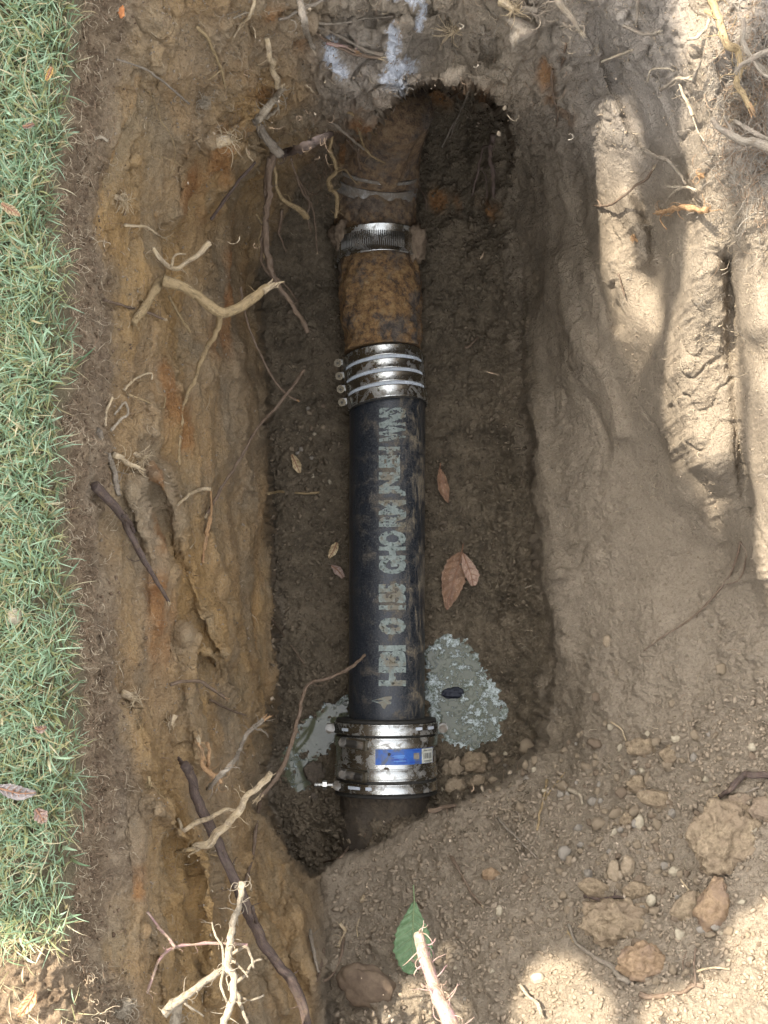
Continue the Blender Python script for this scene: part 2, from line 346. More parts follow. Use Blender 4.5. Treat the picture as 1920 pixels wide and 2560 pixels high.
gm, nt, bs = mat('earth'); g = NT(nt)
co = g.coord(); A1 = g.sep(g.attrv('soil').outputs['Color']); A2 = g.sep(g.attrv('soil2').outputs['Color']); A3 = g.sep(g.attrv('soil3').outputs['Color'])
n1 = g.noise(co, 9, 6, .65); n2 = g.noise(co, 45, 6, .7); n3 = g.noise(co, 260, 4, .7); n4 = g.noise(co, 1100, 3, .6)
stv = g.coord('Object', (1, .16, 1)); ns = g.noise(stv, 60, 5, .65, .4)
tan = g.mix(g.mr(n2, .3, .7), (.235,.185,.130), (.370,.300,.215))
tan = g.mix(g.mr(n1, .35, .65), tan, (.285,.230,.165))
clayc = g.mix(g.mr(ns, .3, .7), (.265,.158,.062), (.490,.315,.135))
clayc = g.mix(g.mr(n1, .45, .62), clayc, (.310,.225,.125))
clayc = g.mix(g.math('MULTIPLY', g.mr(g.noise(stv, 22, 4, .6, .6), .56, .70), .7), clayc, (.44,.25,.09))
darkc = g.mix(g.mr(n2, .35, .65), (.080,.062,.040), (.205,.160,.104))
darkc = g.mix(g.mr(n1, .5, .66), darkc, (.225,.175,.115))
topc = g.mix(g.mr(n2, .35, .65), (.135,.090,.056), (.300,.220,.138))
col = g.mix(A1[1], tan, clayc); col = g.mix(A1[0], col, topc)
greyc = g.mix(g.mr(n2, .3, .7), (.230,.195,.160), (.350,.305,.255))
col = g.mix(g.math('MULTIPLY', A2[2], .9), col, greyc)
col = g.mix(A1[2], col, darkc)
col = g.mix(g.math('MULTIPLY', A2[0], .75), col, g.mix(g.mr(n2, .35, .65), (.26,.10,.025), (.40,.20,.07)))
col = g.mix(g.math('MULTIPLY', g.mr(n3, .54, .68), .45), col, g.mix(.5, col, (.50,.41,.29)))
col = g.mix(g.math('MULTIPLY', g.mr(n3, .44, .30), .5), col, g.mix(.7, col, (.035,.024,.016)))
n5 = g.noise(co, 620, 3, .7)
col = g.mix(g.math('MULTIPLY', g.mr(n5, .42, .28), .5), col, g.mix(.65, col, (.03,.02,.014)))
col = g.mix(g.math('MULTIPLY', g.mr(n5, .56, .70), .5), col, g.mix(.45, col, (.55,.46,.34)))
col = g.mix(g.math('MULTIPLY', g.mr(n4, .66, .74), .45), col, (.50,.43,.33))
crk = g.n('ShaderNodeTexVoronoi', feature='DISTANCE_TO_EDGE'); crk.inputs['Scale'].default_value = 34
wv = g.n('ShaderNodeMix', data_type='VECTOR'); wv.inputs[0].default_value = .08
nv = g.n('ShaderNodeTexNoise'); nv.inputs['Scale'].default_value = 25; g.l(co, nv.inputs['Vector'])
g.l(co, wv.inputs[4]); g.l(nv.outputs['Color'], wv.inputs[5]); g.l(wv.outputs[1], crk.inputs['Vector'])
crm = g.math('MULTIPLY', g.mr(crk.outputs['Distance'], .035, .0), g.mr(g.noise(co, 14, 3), .5, .62))
col = g.mix(g.math('MULTIPLY', A2[1], .92), col, g.mix(g.mr(n3, .4, .6), (.50,.52,.56), (.72,.74,.78)))
col = g.mix(g.math('MULTIPLY', A3[0], .6), col, (.13,.12,.07))
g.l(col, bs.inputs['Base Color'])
g.l(g.mr(g.math('ADD', A1[2], A3[1]), 0, 1.5, .95, .55), bs.inputs['Roughness'])
bs.inputs['Specular IOR Level'].default_value = .25
h = g.math('ADD', g.math('MULTIPLY', n3, .6), g.math('MULTIPLY', n4, .25))
b1 = g.bump(g.math('ADD', g.math('MULTIPLY', n2, 1.0), g.math('MULTIPLY', g.math('MULTIPLY', ns, A1[1]), .8)), .7, .012)
b2 = g.bump(h, 1.0, .007, b1)
b3 = g.bump(g.math('SUBTRACT', 1.0, crm), .7, .003, b2)
g.l(b3, bs.inputs['Normal'])
me.materials.append(gm)

def simple(name, c1, c2, scale=60, rough=.85, bumpd=.002, bstr=.6, c3=None, attrname=None, spec=.3):
    m, nt, b = mat(name); g = NT(nt)
    vec = g.attrv(attrname).outputs['Vector'] if attrname else g.coord()
    n = g.noise(vec, scale, 6, .65, .3); n2 = g.noise(vec, scale*.23, 3, .6)
    c = g.mix(g.mr(n, .32, .68), c1, c2)
    if c3: c = g.mix(g.mr(n2, .45, .6), c, c3)
    g.l(c, b.inputs['Base Color']); b.inputs['Roughness'].default_value = rough; b.inputs['Specular IOR Level'].default_value = spec
    g.l(g.bump(n, bstr, bumpd), b.inputs['Normal'])
    return m
def bark(name, c1, c2, c3):
    m, nt, b = mat(name); g = NT(nt); vec = g.attrv('bark').outputs['Vector']; co = g.coord()
    n = g.noise(vec, 420, 6, .75, .6); n2 = g.noise(co, 95, 5, .7); n3 = g.noise(co, 420, 3, .7)
    c = g.mix(g.mr(n, .36, .64), c1, c2); c = g.mix(g.mr(n2, .46, .60), c, c3)
    c = g.mix(g.math('MULTIPLY', g.mr(n2, .50, .38), .55), c, (.17,.125,.08))
    c = g.mix(g.math('MULTIPLY', g.mr(n3, .42, .30), .55), c, (.07,.05,.035))
    g.l(c, b.inputs['Base Color']); b.inputs['Roughness'].default_value = .85; b.inputs['Specular IOR Level'].default_value = .2
    g.l(g.bump(g.math('ADD', n, g.math('MULTIPLY', n3, .6)), 1.0, .0022), b.inputs['Normal']); return m
ROOT = {
 'tan':   bark('root_bark_tan', (.20,.14,.07), (.46,.34,.18), (.33,.24,.13)),
 'pale':  bark('root_wood_pale', (.38,.28,.16), (.64,.52,.36), (.46,.35,.21)),
 'dark':  bark('root_bark_dark', (.045,.030,.028), (.150,.105,.090), (.12,.09,.07)),
 'brown': bark('root_bark_brown', (.090,.060,.042), (.27,.19,.13), (.19,.14,.10)),
 'grey':  bark('root_bark_grey', (.15,.125,.095), (.36,.31,.24), (.25,.20,.15)),
 'orange':bark('root_wood_orange', (.26,.13,.06), (.52,.34,.18), (.36,.22,.11)),
 'pink':  bark('root_bark_pink', (.24,.14,.10), (.44,.34,.25), (.33,.20,.19)),
 'bright':bark('root_bleached', (.28,.23,.16), (.48,.41,.31), (.38,.31,.22)),
}
M_PEB = [simple('stone_tan', (.20,.15,.095), (.30,.235,.16), 240, .9, .002, .7), simple('stone_grey', (.185,.160,.125), (.29,.25,.20), 240, .85, .0015, .6),
         simple('stone_brown', (.14,.10,.068), (.24,.18,.12), 240, .9, .002, .7), simple('stone_pale', (.28,.235,.16), (.38,.325,.235), 200, .8, .001, .5),
         simple('stone_dark', (.07,.055,.04), (.14,.11,.08), 240, .9, .002, .7)]
M_CLOD = simple('clod_earth', (.13,.092,.056), (.36,.275,.175), 150, .95, .006, 1, (.25,.185,.12))
M_CLODR = simple('clod_reddish', (.17,.11,.062), (.36,.25,.15), 120, .95, .006, .9, (.22,.15,.10))

# ------------------------------------------------------------------ mesh helpers
class MB:
    def __init__(s): s.v = []; s.f = []; s.m = []; s.bark = []
    def build(s, name, mats, parent=None, smooth=True):
        me = bpy.data.meshes.new(name); me.from_pydata([tuple(p) for p in s.v], [], s.f)
        if not isinstance(mats, (list, tuple)): mats = [mats]
        for m in mats: me.materials.append(m)
        if s.m: me.polygons.foreach_set('material_index', s.m)
        if smooth: me.polygons.foreach_set('use_smooth', [True]*len(me.polygons))
        if s.bark and len(s.bark) == len(s.v):
            a = me.attributes.new('bark', 'FLOAT_VECTOR', 'POINT'); a.data.foreach_set('vector', np.array(s.bark, np.float32).reshape(-1))
        me.update()
        o = bpy.data.objects.new(name, me); COL.objects.link(o)
        if parent is not None: o.parent = parent
        return o
def tag(o, label, cat, group=None, kind=None):
    if label: o['label'] = label
    if cat: o['category'] = cat
    if group: o['group'] = group
    if kind: o['kind'] = kind
    return o
def empty(name, loc, label, cat, group=None):
    o = bpy.data.objects.new(name, None); COL.objects.link(o); o.location = loc; o.empty_display_size = .02
    return tag(o, label, cat, group)
def catmull(pts, n):
    out = []; m = len(pts)
    for i in range(m-1):
        p0 = pts[max(i-1, 0)]; p1 = pts[i]; p2 = pts[i+1]; p3 = pts[min(i+2, m-1)]
        for k in range(n):
            t = k/n
            out.append(.5*((2*p1)+(p2-p0)*t+(2*p0-5*p1+4*p2-p3)*t*t+(3*p1-p0-3*p2+p3)*t*t*t))
    out.append(pts[-1]); return out
def tube(mb, pts, radii, sides=8, sub=5, rough=.15, mi=0, seed=0, frayed=False, wob=.0):
    R = random.Random(seed); n = len(pts)
    P_ = catmull(pts, sub) if n > 2 else [pts[0].lerp(pts[-1], k/6) for k in range(7)]
    m = len(P_)
    rs = [radii[0]+(radii[1]-radii[0])*k/(m-1) if len(radii) == 2 else float(np.interp(k/(m-1)*(len(radii)-1), range(len(radii)), radii)) for k in range(m)]
    t0 = (P_[1]-P_[0]).normalized(); up = Vector((0, 0, 1)) if abs(t0.z) < .9 else Vector((1, 0, 0))
    a = t0.cross(up).normalized(); base = len(mb.v); ln = 0; off = R.random()*40
    for k in range(m):
        t = (P_[min(k+1, m-1)]-P_[max(k-1, 0)]).normalized()
        a = (a - t*a.dot(t)).normalized(); b = t.cross(a)
        if k: ln += (P_[k]-P_[k-1]).length
        w = Vector((mnoise.noise(Vector((ln*70+off, 1, 0)))+.5*mnoise.noise(Vector((ln*190+off, 3, 0))), mnoise.noise(Vector((ln*60+off, 5, 0))), mnoise.noise(Vector((ln*60+off, 9, 0)))))*rs[k]*wob
        for j in range(sides):
            th = 2*math.pi*j/sides
            d = a*math.cos(th)+b*math.sin(th)
            r = rs[k]*(1+rough*1.6*mnoise.noise(Vector((math.cos(th)*1.4+off, math.sin(th)*1.4, ln/max(rs[k], 5e-4)*.13))))
            mb.v.append(P_[k]+w+d*r); mb.bark.append((math.cos(th)*rs[k]*1.0+off, math.sin(th)*rs[k]*1.0, ln*.22+off))
    for k in range(m-1):
        for j in range(sides):
            j2 = (j+1) % sides
            mb.f.append((base+k*sides+j, base+k*sides+j2, base+(k+1)*sides+j2, base+(k+1)*sides+j)); mb.m.append(mi)
    for k, sgn in ((0, -1), (m-1, 1)):
        t = (P_[1]-P_[0]).normalized()*-1 if k == 0 else (P_[-1]-P_[-2]).normalized()
        c = len(mb.v); mb.v.append(P_[k]+t*rs[k]*(.3 if not frayed else .6)); mb.bark.append((off, 0, ln*.3))
        for j in range(sides):
            j2 = (j+1) % sides; x, y = base+k*sides+j, base+k*sides+j2
            mb.f.append((c, y, x) if k == 0 else (c, x, y)); mb.m.append(mi)
    return P_, rs
def rpath(pts, mode, r):
    """picture points on the bank -> points in the pit.  mode: ('on',h) lies on the soil, ('air',z0,z1) hangs free, list of z"""
    n = len(pts); out = []
    for i, (u, v) in enumerate(pts):
        s = gz(u, v)
        if mode[0] == 'on': z = s+mode[1]+r*.5
        elif mode[0] == 'air':
            z = mode[1]+(mode[2]-mode[1])*i/(n-1); z = max(z, s+r)
        elif mode[0] == 'lift':   # starts in the soil, stands off it towards the end
            z = s + r*.3 + mode[1]*(i/(n-1))
        else: z = mode[1][i]
        out.append(PX(u, v, z))
    return out
def vr(r, z): return r*K*(HC-z)
LITPTS = []
def curly(R, p, d, L, n=5, c=.75):
    out = [p.copy()]; d = d.normalized(); ax = Vector((R.gauss(0, 1), R.gauss(0, 1), R.gauss(0, 1)))*c
    for i in range(n):
        d = (d + ax.cross(d)*.45 + Vector((R.gauss(0, 1), R.gauss(0, 1), R.gauss(0, 1)))*.30*c).normalized(); out.append(out[-1]+d*(L/n))
    return out
def root(label, pts, r0, r1, kind='tan', mode=('on', .0), branches=(), hairs=6, tip=None, lit=False, name='root', rough=.42, cat='root', sides=9, group=None):
    zc = gz(*pts[len(pts)//2])+.03 if mode[0] in ('on', 'lift') else (mode[1]+mode[2])/2 if mode[0] == 'air' else sum(mode[1])/len(mode[1])
    mb = MB(); seed = int(abs(pts[0][0]*13+pts[0][1]*7))
    R = random.Random(seed)
    pp = rpath(pts, mode, vr(max(r0, r1), zc))
    org = pp[0].copy()
    q, rs = tube(mb, pp, (vr(r0, zc), vr(r1, zc)), sides, 9, rough if r0 < 9 else .26, 0, seed, wob=.8 if r0 < 9 else .35)
    if lit: LITPTS.extend(q)
    for br in branches:
        bp, b0, b1 = br[:3]; bk = br[3] if len(br) > 3 else mode
        bq, _ = tube(mb, rpath(bp, bk, vr(b0, zc)), (vr(b0, zc), vr(b1, zc)), 7, 7, .35, 0, seed+3, wob=1.2)
        if lit: LITPTS.extend(bq)
    for _ in range(hairs):
        k = R.randrange(1, len(q)-1); p = q[k]; r = rs[k]
        L = R.uniform(2.5, 9)*max(r, .0012)+.004
        d = Vector((R.gauss(0, 1), R.gauss(0, 1), R.gauss(0, .5))).normalized()
        e = Vector((R.gauss(0, 1), R.gauss(0, 1), R.gauss(0, .6))).normalized()
        L = min(L, .020); hp = curly(R, p, d, L)
        tube(mb, hp, (min(.0008, max(.0003, r*.2)), .0002), 4, 2, .1, 0, seed)
    for i in range(len(mb.v)): mb.v[i] = mb.v[i]-org
    o = mb.build(name, ROOT[kind]); o.location = org
    if tip:
        tb = MB(); t = (q[-1]-q[-2]).normalized(); r = rs[-1]
        for s in range(7):
            d = Vector((R.gauss(0, 1), R.gauss(0, 1), R.gauss(0, 1))); d -= t*d.dot(t); d.normalize()
            a = q[-1]-t*r*1.5+d*r*.55
            tube(tb, [a, a+t*r*(2.2+R.random()*2)+d*r*.2, a+t*r*(3+R.random()*3)+d*r*R.uniform(0, 1.2)], (r*.5, r*.12), 5, 3, .2, 0, s)
        for i in range(len(tb.v)): tb.v[i] = tb.v[i]-org
        tb.build('broken_end', ROOT[tip], o)
    return tag(o, label, cat, group)

# ------------------------------------------------------------------ pipes
def uvx(u, z=0): return (u-U0)*K*(HC-z)
def vy(v, z=0): return (V0-v)*K*(HC-z)
def lathe(mb, axis_pts, radii, seg=96, disp=None, arc=None, mi=0, caps=True):
    """surface of revolution along a list of axis points"""
    n = len(axis_pts); base = len(mb.v); a0, a1 = arc if arc else (0, 2*math.pi)
    closed = arc is None; cols = seg if closed else seg+1
    for k in range(n):
        t = (axis_pts[min(k+1, n-1)]-axis_pts[max(k-1, 0)])
        if t.length < 1e-9: t = axis_pts[-1]-axis_pts[0]
        t.normalize(); ax = Vector((1, 0, 0)); ax = (ax-t*ax.dot(t)).normalized(); up = ax.cross(t)
        if up.z < 0: up = -up
        for j in range(cols):
            th = a0+(a1-a0)*j/seg; d = ax*math.cos(th)+up*math.sin(th); r = radii[k]
            if disp: r += disp(axis_pts[k], th, k)
            mb.v.append(axis_pts[k]+d*r)
    for k in range(n-1):
        for j in range(seg):
            j2 = (j+1) % cols
            mb.f.append((base+k*cols+j, base+(k+1)*cols+j, base+(k+1)*cols+j2, base+k*cols+j2)); mb.m.append(mi)
    if caps and closed:
        mb.f.append(tuple(base+j for j in range(cols))); mb.m.append(mi)
        mb.f.append(tuple(base+(n-1)*cols+j for j in range(cols))[::-1]); mb.m.append(mi)
def axis(v0, v1, n, u0, u1, z0=0, z1=0):
    return [Vector((uvx(u0+(u1-u0)*i/n), vy(v0+(v1-v0)*i/n), z0+(z1-z0)*i/n)) for i in range(n+1)]
# materials of the pipework
def pipe_black():
    m, nt, b = mat('pipe_black_muddy'); g = NT(nt); co = g.coord('Object'); st = g.coord('Object', (1, .22, 1))
    n1 = g.noise(co, 26, 6, .7, .5); n2 = g.noise(st, 110, 6, .7, .6); n3 = g.noise(co, 420, 4, .7)
    sx = g.n('ShaderNodeSeparateXYZ'); g.l(g.coord('Object'), sx.inputs[0])
    side = g.mr(sx.outputs[0], .015, .050)      # more dried mud on the right flank
    mud = g.math('ADD', g.mr(n1, .52, .66), g.math('MULTIPLY', g.mr(n2, .50, .68), g.math('ADD', side, .18)))
    mud = g.math('MULTIPLY', g.mr(sx.outputs[0], -.05, .045, .25, 1.0), g.math('MINIMUM', g.math('ADD', mud, g.math('MULTIPLY', g.mr(n3, .50, .62), .22)), 1.0))
    blk = g.mix(g.mr(n3, .3, .7), (.008,.011,.016), (.026,.032,.040))
    mudc = g.mix(g.mr(n3, .3, .7), (.115,.092,.062), (.235,.195,.135))
    c = g.mix(mud, blk, mudc)
    c = g.mix(g.math('MULTIPLY', g.mr(n3, .64, .72), .5), c, (.24,.21,.17))
    g.l(c, b.inputs['Base Color'])
    g.l(g.mr(g.math('ADD', mud, g.math('MULTIPLY', n3, .3)), 0.1, .8, .27, .9), b.inputs['Roughness'])
    b.inputs['Specular IOR Level'].default_value = .5
    g.l(g.bump(g.math('ADD', mud, g.math('MULTIPLY', n3, .4)), .45, .0015), b.inputs['Normal'])
    return m
def rusty():
    m, nt, b = mat('cast_iron_rusty'); g = NT(nt); co = g.coord('Object')
    n1 = g.noise(co, 16, 6, .75, .2); n2 = g.noise(co, 95, 8, .8, .1); n3 = g.noise(co, 330, 4, .7)
    c = g.ramp(n2, [(.30, (.030,.025,.024)), (.41, (.095,.060,.034)), (.49, (.24,.130,.050)), (.58, (.34,.215,.090)), (.70, (.24,.185,.120))])
    c = g.mix(g.mr(n1, .50, .60), c, g.mix(g.mr(n2, .4, .6), (.05,.042,.038), (.18,.140,.100)))
    c = g.mix(g.math('MULTIPLY', g.mr(n3, .45, .30), .6), c, (.045,.03,.02))
    sx = g.n('ShaderNodeSeparateXYZ'); g.l(g.coord('Object'), sx.inputs[0])
    dirtm = g.mr(g.math('ADD', sx.outputs[1], g.math('MULTIPLY', g.mr(n1, .35, .65), .14)), .06, .17)
    c = g.mix(g.math('MULTIPLY', dirtm, .55), c, g.mix(g.mr(n2, .4, .6), (.085,.060,.040), (.21,.155,.105)))
    g.l(c, b.inputs['Base Color']); b.inputs['Roughness'].default_value = .88
    g.l(g.bump(g.math('ADD', n2, g.math('MULTIPLY', n3, .5)), .9, .004), b.inputs['Normal'])
    return m
def steel(name, dirt=.35, base=(.62,.61,.58), rough=.24):
    m, nt, b = mat(name); g = NT(nt); co = g.coord('Object'); n1 = g.noise(co, 60, 6, .7, .4); n2 = g.noise(g.coord('Object', (1, 8, 1)), 220, 3, .6)
    n3 = g.noise(co, 500, 3, .7)
    d = g.math('MULTIPLY', g.mr(g.math('ADD', n1, g.math('MULTIPLY', n3, .15)), .68-dirt*.5, .86-dirt*.5), .85)
    g.l(g.mix(d, base, (.15,.115,.075)), b.inputs['Base Color'])
    g.l(g.mr(d, 0, .8, 1, .12), b.inputs['Metallic'])
    g.l(g.mr(g.math('ADD', d, g.math('MULTIPLY', n2, .25)), 0, 1, rough-.04, .85), b.inputs['Roughness'])
    g.l(g.bump(g.math('ADD', n1, g.math('MULTIPLY', n3, .2)), .35, .0015), b.inputs['Normal'])
    return m
M_BLACK = pipe_black(); M_RUST = rusty(); M_STEEL = steel('stainless_steel', .16, (.50,.50,.47), .20); M_STEEL2 = steel('stainless_muddy', .52, (.42,.41,.38), rough=.28); M_STEELC = steel('stainless_clean', .3, (.25,.24,.22), .42)
M_RUBBER = simple('rubber_black', (.014,.014,.013), (.05,.045,.035), 220, .65, .0008, .5, (.025,.023,.02))
M_SLOT = simple('slot_zinc', (.42,.45,.48), (.66,.70,.74), 900, .45, .0004, .3)
M_BRASS = simple('bolt_zinc', (.07,.058,.04), (.19,.16,.11), 500, .4, .0005, .4)
for mm in (M_BRASS,): mm.node_tree.nodes['Principled BSDF'].inputs['Metallic'].default_value = .75

def add_box(mb, c, x, y, z, sx, sy, sz, mi=0):
    b = len(mb.v)
    for k in (-1, 1):
        for j in (-1, 1):
            for i in (-1, 1): mb.v.append(c+x*(i*sx/2)+y*(j*sy/2)+z*(k*sz/2))
    for f in ((0,2,3,1),(4,5,7,6),(0,1,5,4),(2,6,7,3),(0,4,6,2),(1,3,7,5)): mb.f.append(tuple(b+i for i in f)); mb.m.append(mi)
def add_cyl(mb, a, b_, r, seg=16, mi=0, r2=None):
    t = (b_-a).normalized(); x = t.orthogonal().normalized(); y = t.cross(x); r2 = r if r2 is None else r2
    b = len(mb.v)
    for c, rr in ((a, r), (b_, r2)):
        for j in range(seg): th = 2*math.pi*j/seg; mb.v.append(c+x*math.cos(th)*rr+y*math.sin(th)*rr)
    for j in range(seg): j2 = (j+1) % seg; mb.f.append((b+j, b+j2, b+seg+j2, b+seg+j)); mb.m.append(mi)
    mb.f.append(tuple(b+j for j in range(seg))[::-1]); mb.m.append(mi); mb.f.append(tuple(b+seg+j for j in range(seg))); mb.m.append(mi)
def ring_profile(mb, A, B, r, w, th=.0008, seg=96, bead=0, n=4):
    """a flat strap of width w (already A..B) with rolled edges"""
    pts = []; rr = []
    L = (B-A).length; d = (B-A)/L
    prof = [(0, -.001), (0, th), (.0006, th+bead), (.0016, th+bead), (.0024, th)]
    prof += [(L-x, h) for x, h in prof[::-1]]
    for x, h in prof: pts.append(A+d*x); rr.append(r+h)
    # keep axis direction stable
    base = len(mb.v); ax = Vector((1, 0, 0)); ax = (ax-d*ax.dot(d)).normalized(); up = ax.cross(d)
    if up.z < 0: up = -up
    for p, r_ in zip(pts, rr):
        for j in range(seg): th_ = 2*math.pi*j/seg; mb.v.append(p+(ax*math.cos(th_)+up*math.sin(th_))*r_)
    for k in range(len(pts)-1):
        for j in range(seg):
            j2 = (j+1) % seg; mb.f.append((base+k*seg+j, base+(k+1)*seg+j, base+(k+1)*seg+j2, base+k*seg+j2)); mb.m.append(0)

# black drain pipe
bp = empty('drain_pipe', (uvx(836), vy(1200), 0), 'black plastic drain pipe with worn white printing lying along the pit floor', 'pipe')
def local(mb, e):
    for i in range(len(mb.v)): mb.v[i] = mb.v[i]-e.location
    return mb
mb = MB(); lathe(mb, axis(840, 1590, 60, 837, 835), [.0569]*61, 96)
local(mb, bp).build('pipe_wall', M_BLACK, bp)
# printed lettering : glyph outlines wrapped on the pipe
def wear_mat():
    m, nt, b = mat('print_white_worn'); g = NT(nt); co = g.coord('Object'); n = g.noise(co, 170, 5, .75, .5); n2 = g.noise(co, 30, 4, .7)
    c = g.mix(g.mr(n, .35, .65), (.12,.145,.130), (.26,.30,.27)); c = g.mix(g.mr(n2, .50, .60), c, (.17,.15,.105))
    g.l(c, b.inputs['Base Color']); b.inputs['Roughness'].default_value = .6
    return m
M_PRINT = wear_mat()
def lettering(text, vbot, vtop, uc, hgt_u, parent):
    cu = bpy.data.curves.new('tmp', 'FONT'); cu.body = text; cu.size = 1; cu.offset = .058; cu.space_character = .96; cu.resolution_u = 3
    o = bpy.data.objects.new('tmp', cu); COL.objects.link(o)
    dg = bpy.context.evaluated_depsgraph_get(); m = bpy.data.meshes.new_from_object(o.evaluated_get(dg))
    bpy.data.objects.remove(o)
    import bmesh
    bm = bmesh.new(); bm.from_mesh(m)
    xs = [v.co.x for v in bm.verts]; ys = [v.co.y for v in bm.verts]; x0, x1, y0, y1 = min(xs), max(xs), min(ys), max(ys)
    for i in range(1, 16):   # slice across so that it can wrap
        yy = y0+(y1-y0)*i/16
        bmesh.ops.bisect_plane(bm, geom=bm.verts[:]+bm.edges[:]+bm.faces[:], plane_co=(0, yy, 0), plane_no=(0, 1, 0))
    nn = max(8, int((vbot-vtop)/5))
    for i in range(1, nn):
        bmesh.ops.bisect_plane(bm, geom=bm.verts[:]+bm.edges[:]+bm.faces[:], plane_co=(x0+(x1-x0)*i/nn, 0, 0), plane_no=(1, 0, 0))
    bmesh.ops.triangulate(bm, faces=bm.faces[:])
    dele = []
    for f in bm.faces:   # missing flakes of paint
        c = f.calc_center_median(); q_ = Vector(((c.x-x0)*4.2, (c.y-y0)*4.2, vbot*.37))
        if mnoise.noise(q_*1.9) + .5*mnoise.noise(q_*4.7) > (.60 if vbot > 1180 else .42): dele.append(f)
    bmesh.ops.delete(bm, geom=dele, context='FACES')
    R = .0569+.00035
    for v in bm.verts:
        tx = (v.co.x-x0)/(x1-x0); ty = (v.co.y-y0)/(y1-y0)
        wobx = mnoise.noise(Vector((tx*60, ty*30, 3)))*.5; woby = mnoise.noise(Vector((tx*60, ty*30, 9)))*.012
        vv = vbot+(vtop-vbot)*tx + wobx*4
        uu = uc-hgt_u/2+hgt_u*(1-ty)
        xx = uvx(uu)-uvx(836)+woby*.1
        a = max(-1, min(1, xx/R)); z = R*math.sqrt(1-a*a)
        y = (V0-vv)*K*(HC-z)
        v.co = Vector((uvx(836)+xx, y, z))-parent.location
    mm_ = bpy.data.meshes.new('lettering'); bm.to_mesh(mm_); bm.free(); mm_.materials.append(M_PRINT)
    ob = bpy.data.objects.new('lettering', mm_); COL.objects.link(ob); ob.parent = parent
    return ob
for t, a, b in (('HBI', 1482, 1394), ('0', 1371, 1334), ('155', 1317, 1260), ('GHO', 1240, 1146), ('RM', 1138, 1080), ('JNLEH', 1072, 965), ('WNS', 955, 880)):
    lettering(t, a, b, 847, 57, bp)
# small white splash below the printing
mb = MB()
def wrap(u, v, r=.0574):
    x = uvx(u)-uvx(836); a = max(-1, min(1, x/r)); z = r*math.sqrt(1-a*a); return Vector((uvx(836)+x, (V0-v)*K*(HC-z), z))
spl = [(803,1514),(812,1511),(822,1508),(832,1505),(846,1504),(846,1510),(838,1513),(845,1517),(844,1521),(836,1522),(831,1532),(827,1530),(822,1521),(812,1517)]
mb.v = [wrap(832, 1513)]+[wrap(*p) for p in spl]; mb.f = [(0, i+1, (i+1) % len(spl)+1) for i in range(len(spl))]; mb.m = [0]*len(mb.f)
local(mb, bp).build('paint_splash', M_PRINT, bp)

# rusty cast iron pipe running up under the bank
ip = empty('cast_iron_pipe', (uvx(820), vy(620), 0), 'rusty brown cast iron pipe running under the upper bank of the pit', 'pipe')
def rd(p, th, k):
    q_ = Vector((math.cos(th)*2.2, math.sin(th)*2.2, p.y*34))
    return .0042*mnoise.noise(q_)+.0030*mnoise.noise(q_*2.3)+.0020*mnoise.noise(q_*5.1)+.0010*mnoise.noise(q_*10)
mb = MB(); ax = axis(382, 758, 110, 806, 829)
rr = []
for i in range(111):
    v = 382+376*i/110
    rr.append(.0565+.0055*math.exp(-((v-640)/70)**2)+(.005*math.exp(-((v-440)/60)**2)))
lathe(mb, ax, rr, 96, rd); local(mb, ip).build('pipe_wall', M_RUST, ip)
# elbow bending upward
mb = MB(); pts = [PX(806+50*t*t, 455-225*t, -.004+.13*t*t+.02*t) for t in np.linspace(0, 1, 60)]
rr = [.060+.004*math.sin(t*5)-.004*t for t in np.linspace(0, 1, 60)]
lathe(mb, pts, rr, 80, rd); local(mb, ip).build('elbow', M_RUST, ip)
mb = MB()
for dv, w in ((0, .016), (.026, .005)):
    A = pts[12]+(pts[20]-pts[12]).normalized()*dv; Bv = A+(pts[20]-pts[12]).normalized()*w
    ring_profile(mb, A, Bv, .0635, w, .0012, 96, .0006)
local(mb, ip).build('hub_ring', M_STEEL2, ip)

# perforated clamp on the rusty pipe
cp = empty('hose_clamp', (uvx(814), vy(515), 0), 'muddy perforated steel clamp round the rusty pipe, nearest the upper bank', 'clamp')
mb = MB(); A = Vector((uvx(813), vy(485,.055), 0)); B = Vector((uvx(816), vy(545,.055), 0)); ring_profile(mb, A, B, .0630, 0, .0010, 96, .001)
local(mb, cp).build('band', M_STEEL, cp)
mb = MB()
for k in range(34):
    th = math.radians(52+k*2.75); c = Vector((math.cos(th), 0, math.sin(th)))
    p = Vector((uvx(814), vy(514,.06), 0))+c*.0644; tv = Vector((-math.sin(th), 0, math.cos(th)))
    add_box(mb, p, tv, Vector((0, 1, 0)), c, .0014, .021, .0012)
local(mb, cp).build('slot', M_STEELC, cp)['kind'] = 'stuff'
mb = MB(); A = Vector((uvx(816), vy(560), 0)); B = Vector((uvx(817), vy(583), 0))
# mud stuck on the clamp
def blob(mb, c, sx, sy, sz, seed=0, sub=2, amp=.35, fr=1.6):
    import bmesh
    bm = bmesh.new(); bmesh.ops.create_icosphere(bm, subdivisions=sub, radius=1)
    b = len(mb.v)
    for v in bm.verts:
        n = v.co.normalized(); k = 1+amp*mnoise.noise(n*fr+Vector((seed*3.1, seed*1.7, 0)))+amp*.5*mnoise.noise(n*fr*2.7+Vector((seed, 0, 5)))
        k += amp*.22*mnoise.noise(n*fr*6+Vector((seed, 2, 5)))
        mb.v.append(Vector((c.x+n.x*k*sx, c.y+n.y*k*sy, c.z+n.z*k*sz)))
    for f in bm.faces: mb.f.append(tuple(b+v.index for v in f.verts)); mb.m.append(0)
    bm.free()
mb = MB(); blob(mb, Vector((uvx(893), vy(520,.04), .022)), .017, .030, .022, 4, 4, .5); local(mb, cp).build('caked_mud', M_PEB[2], cp)
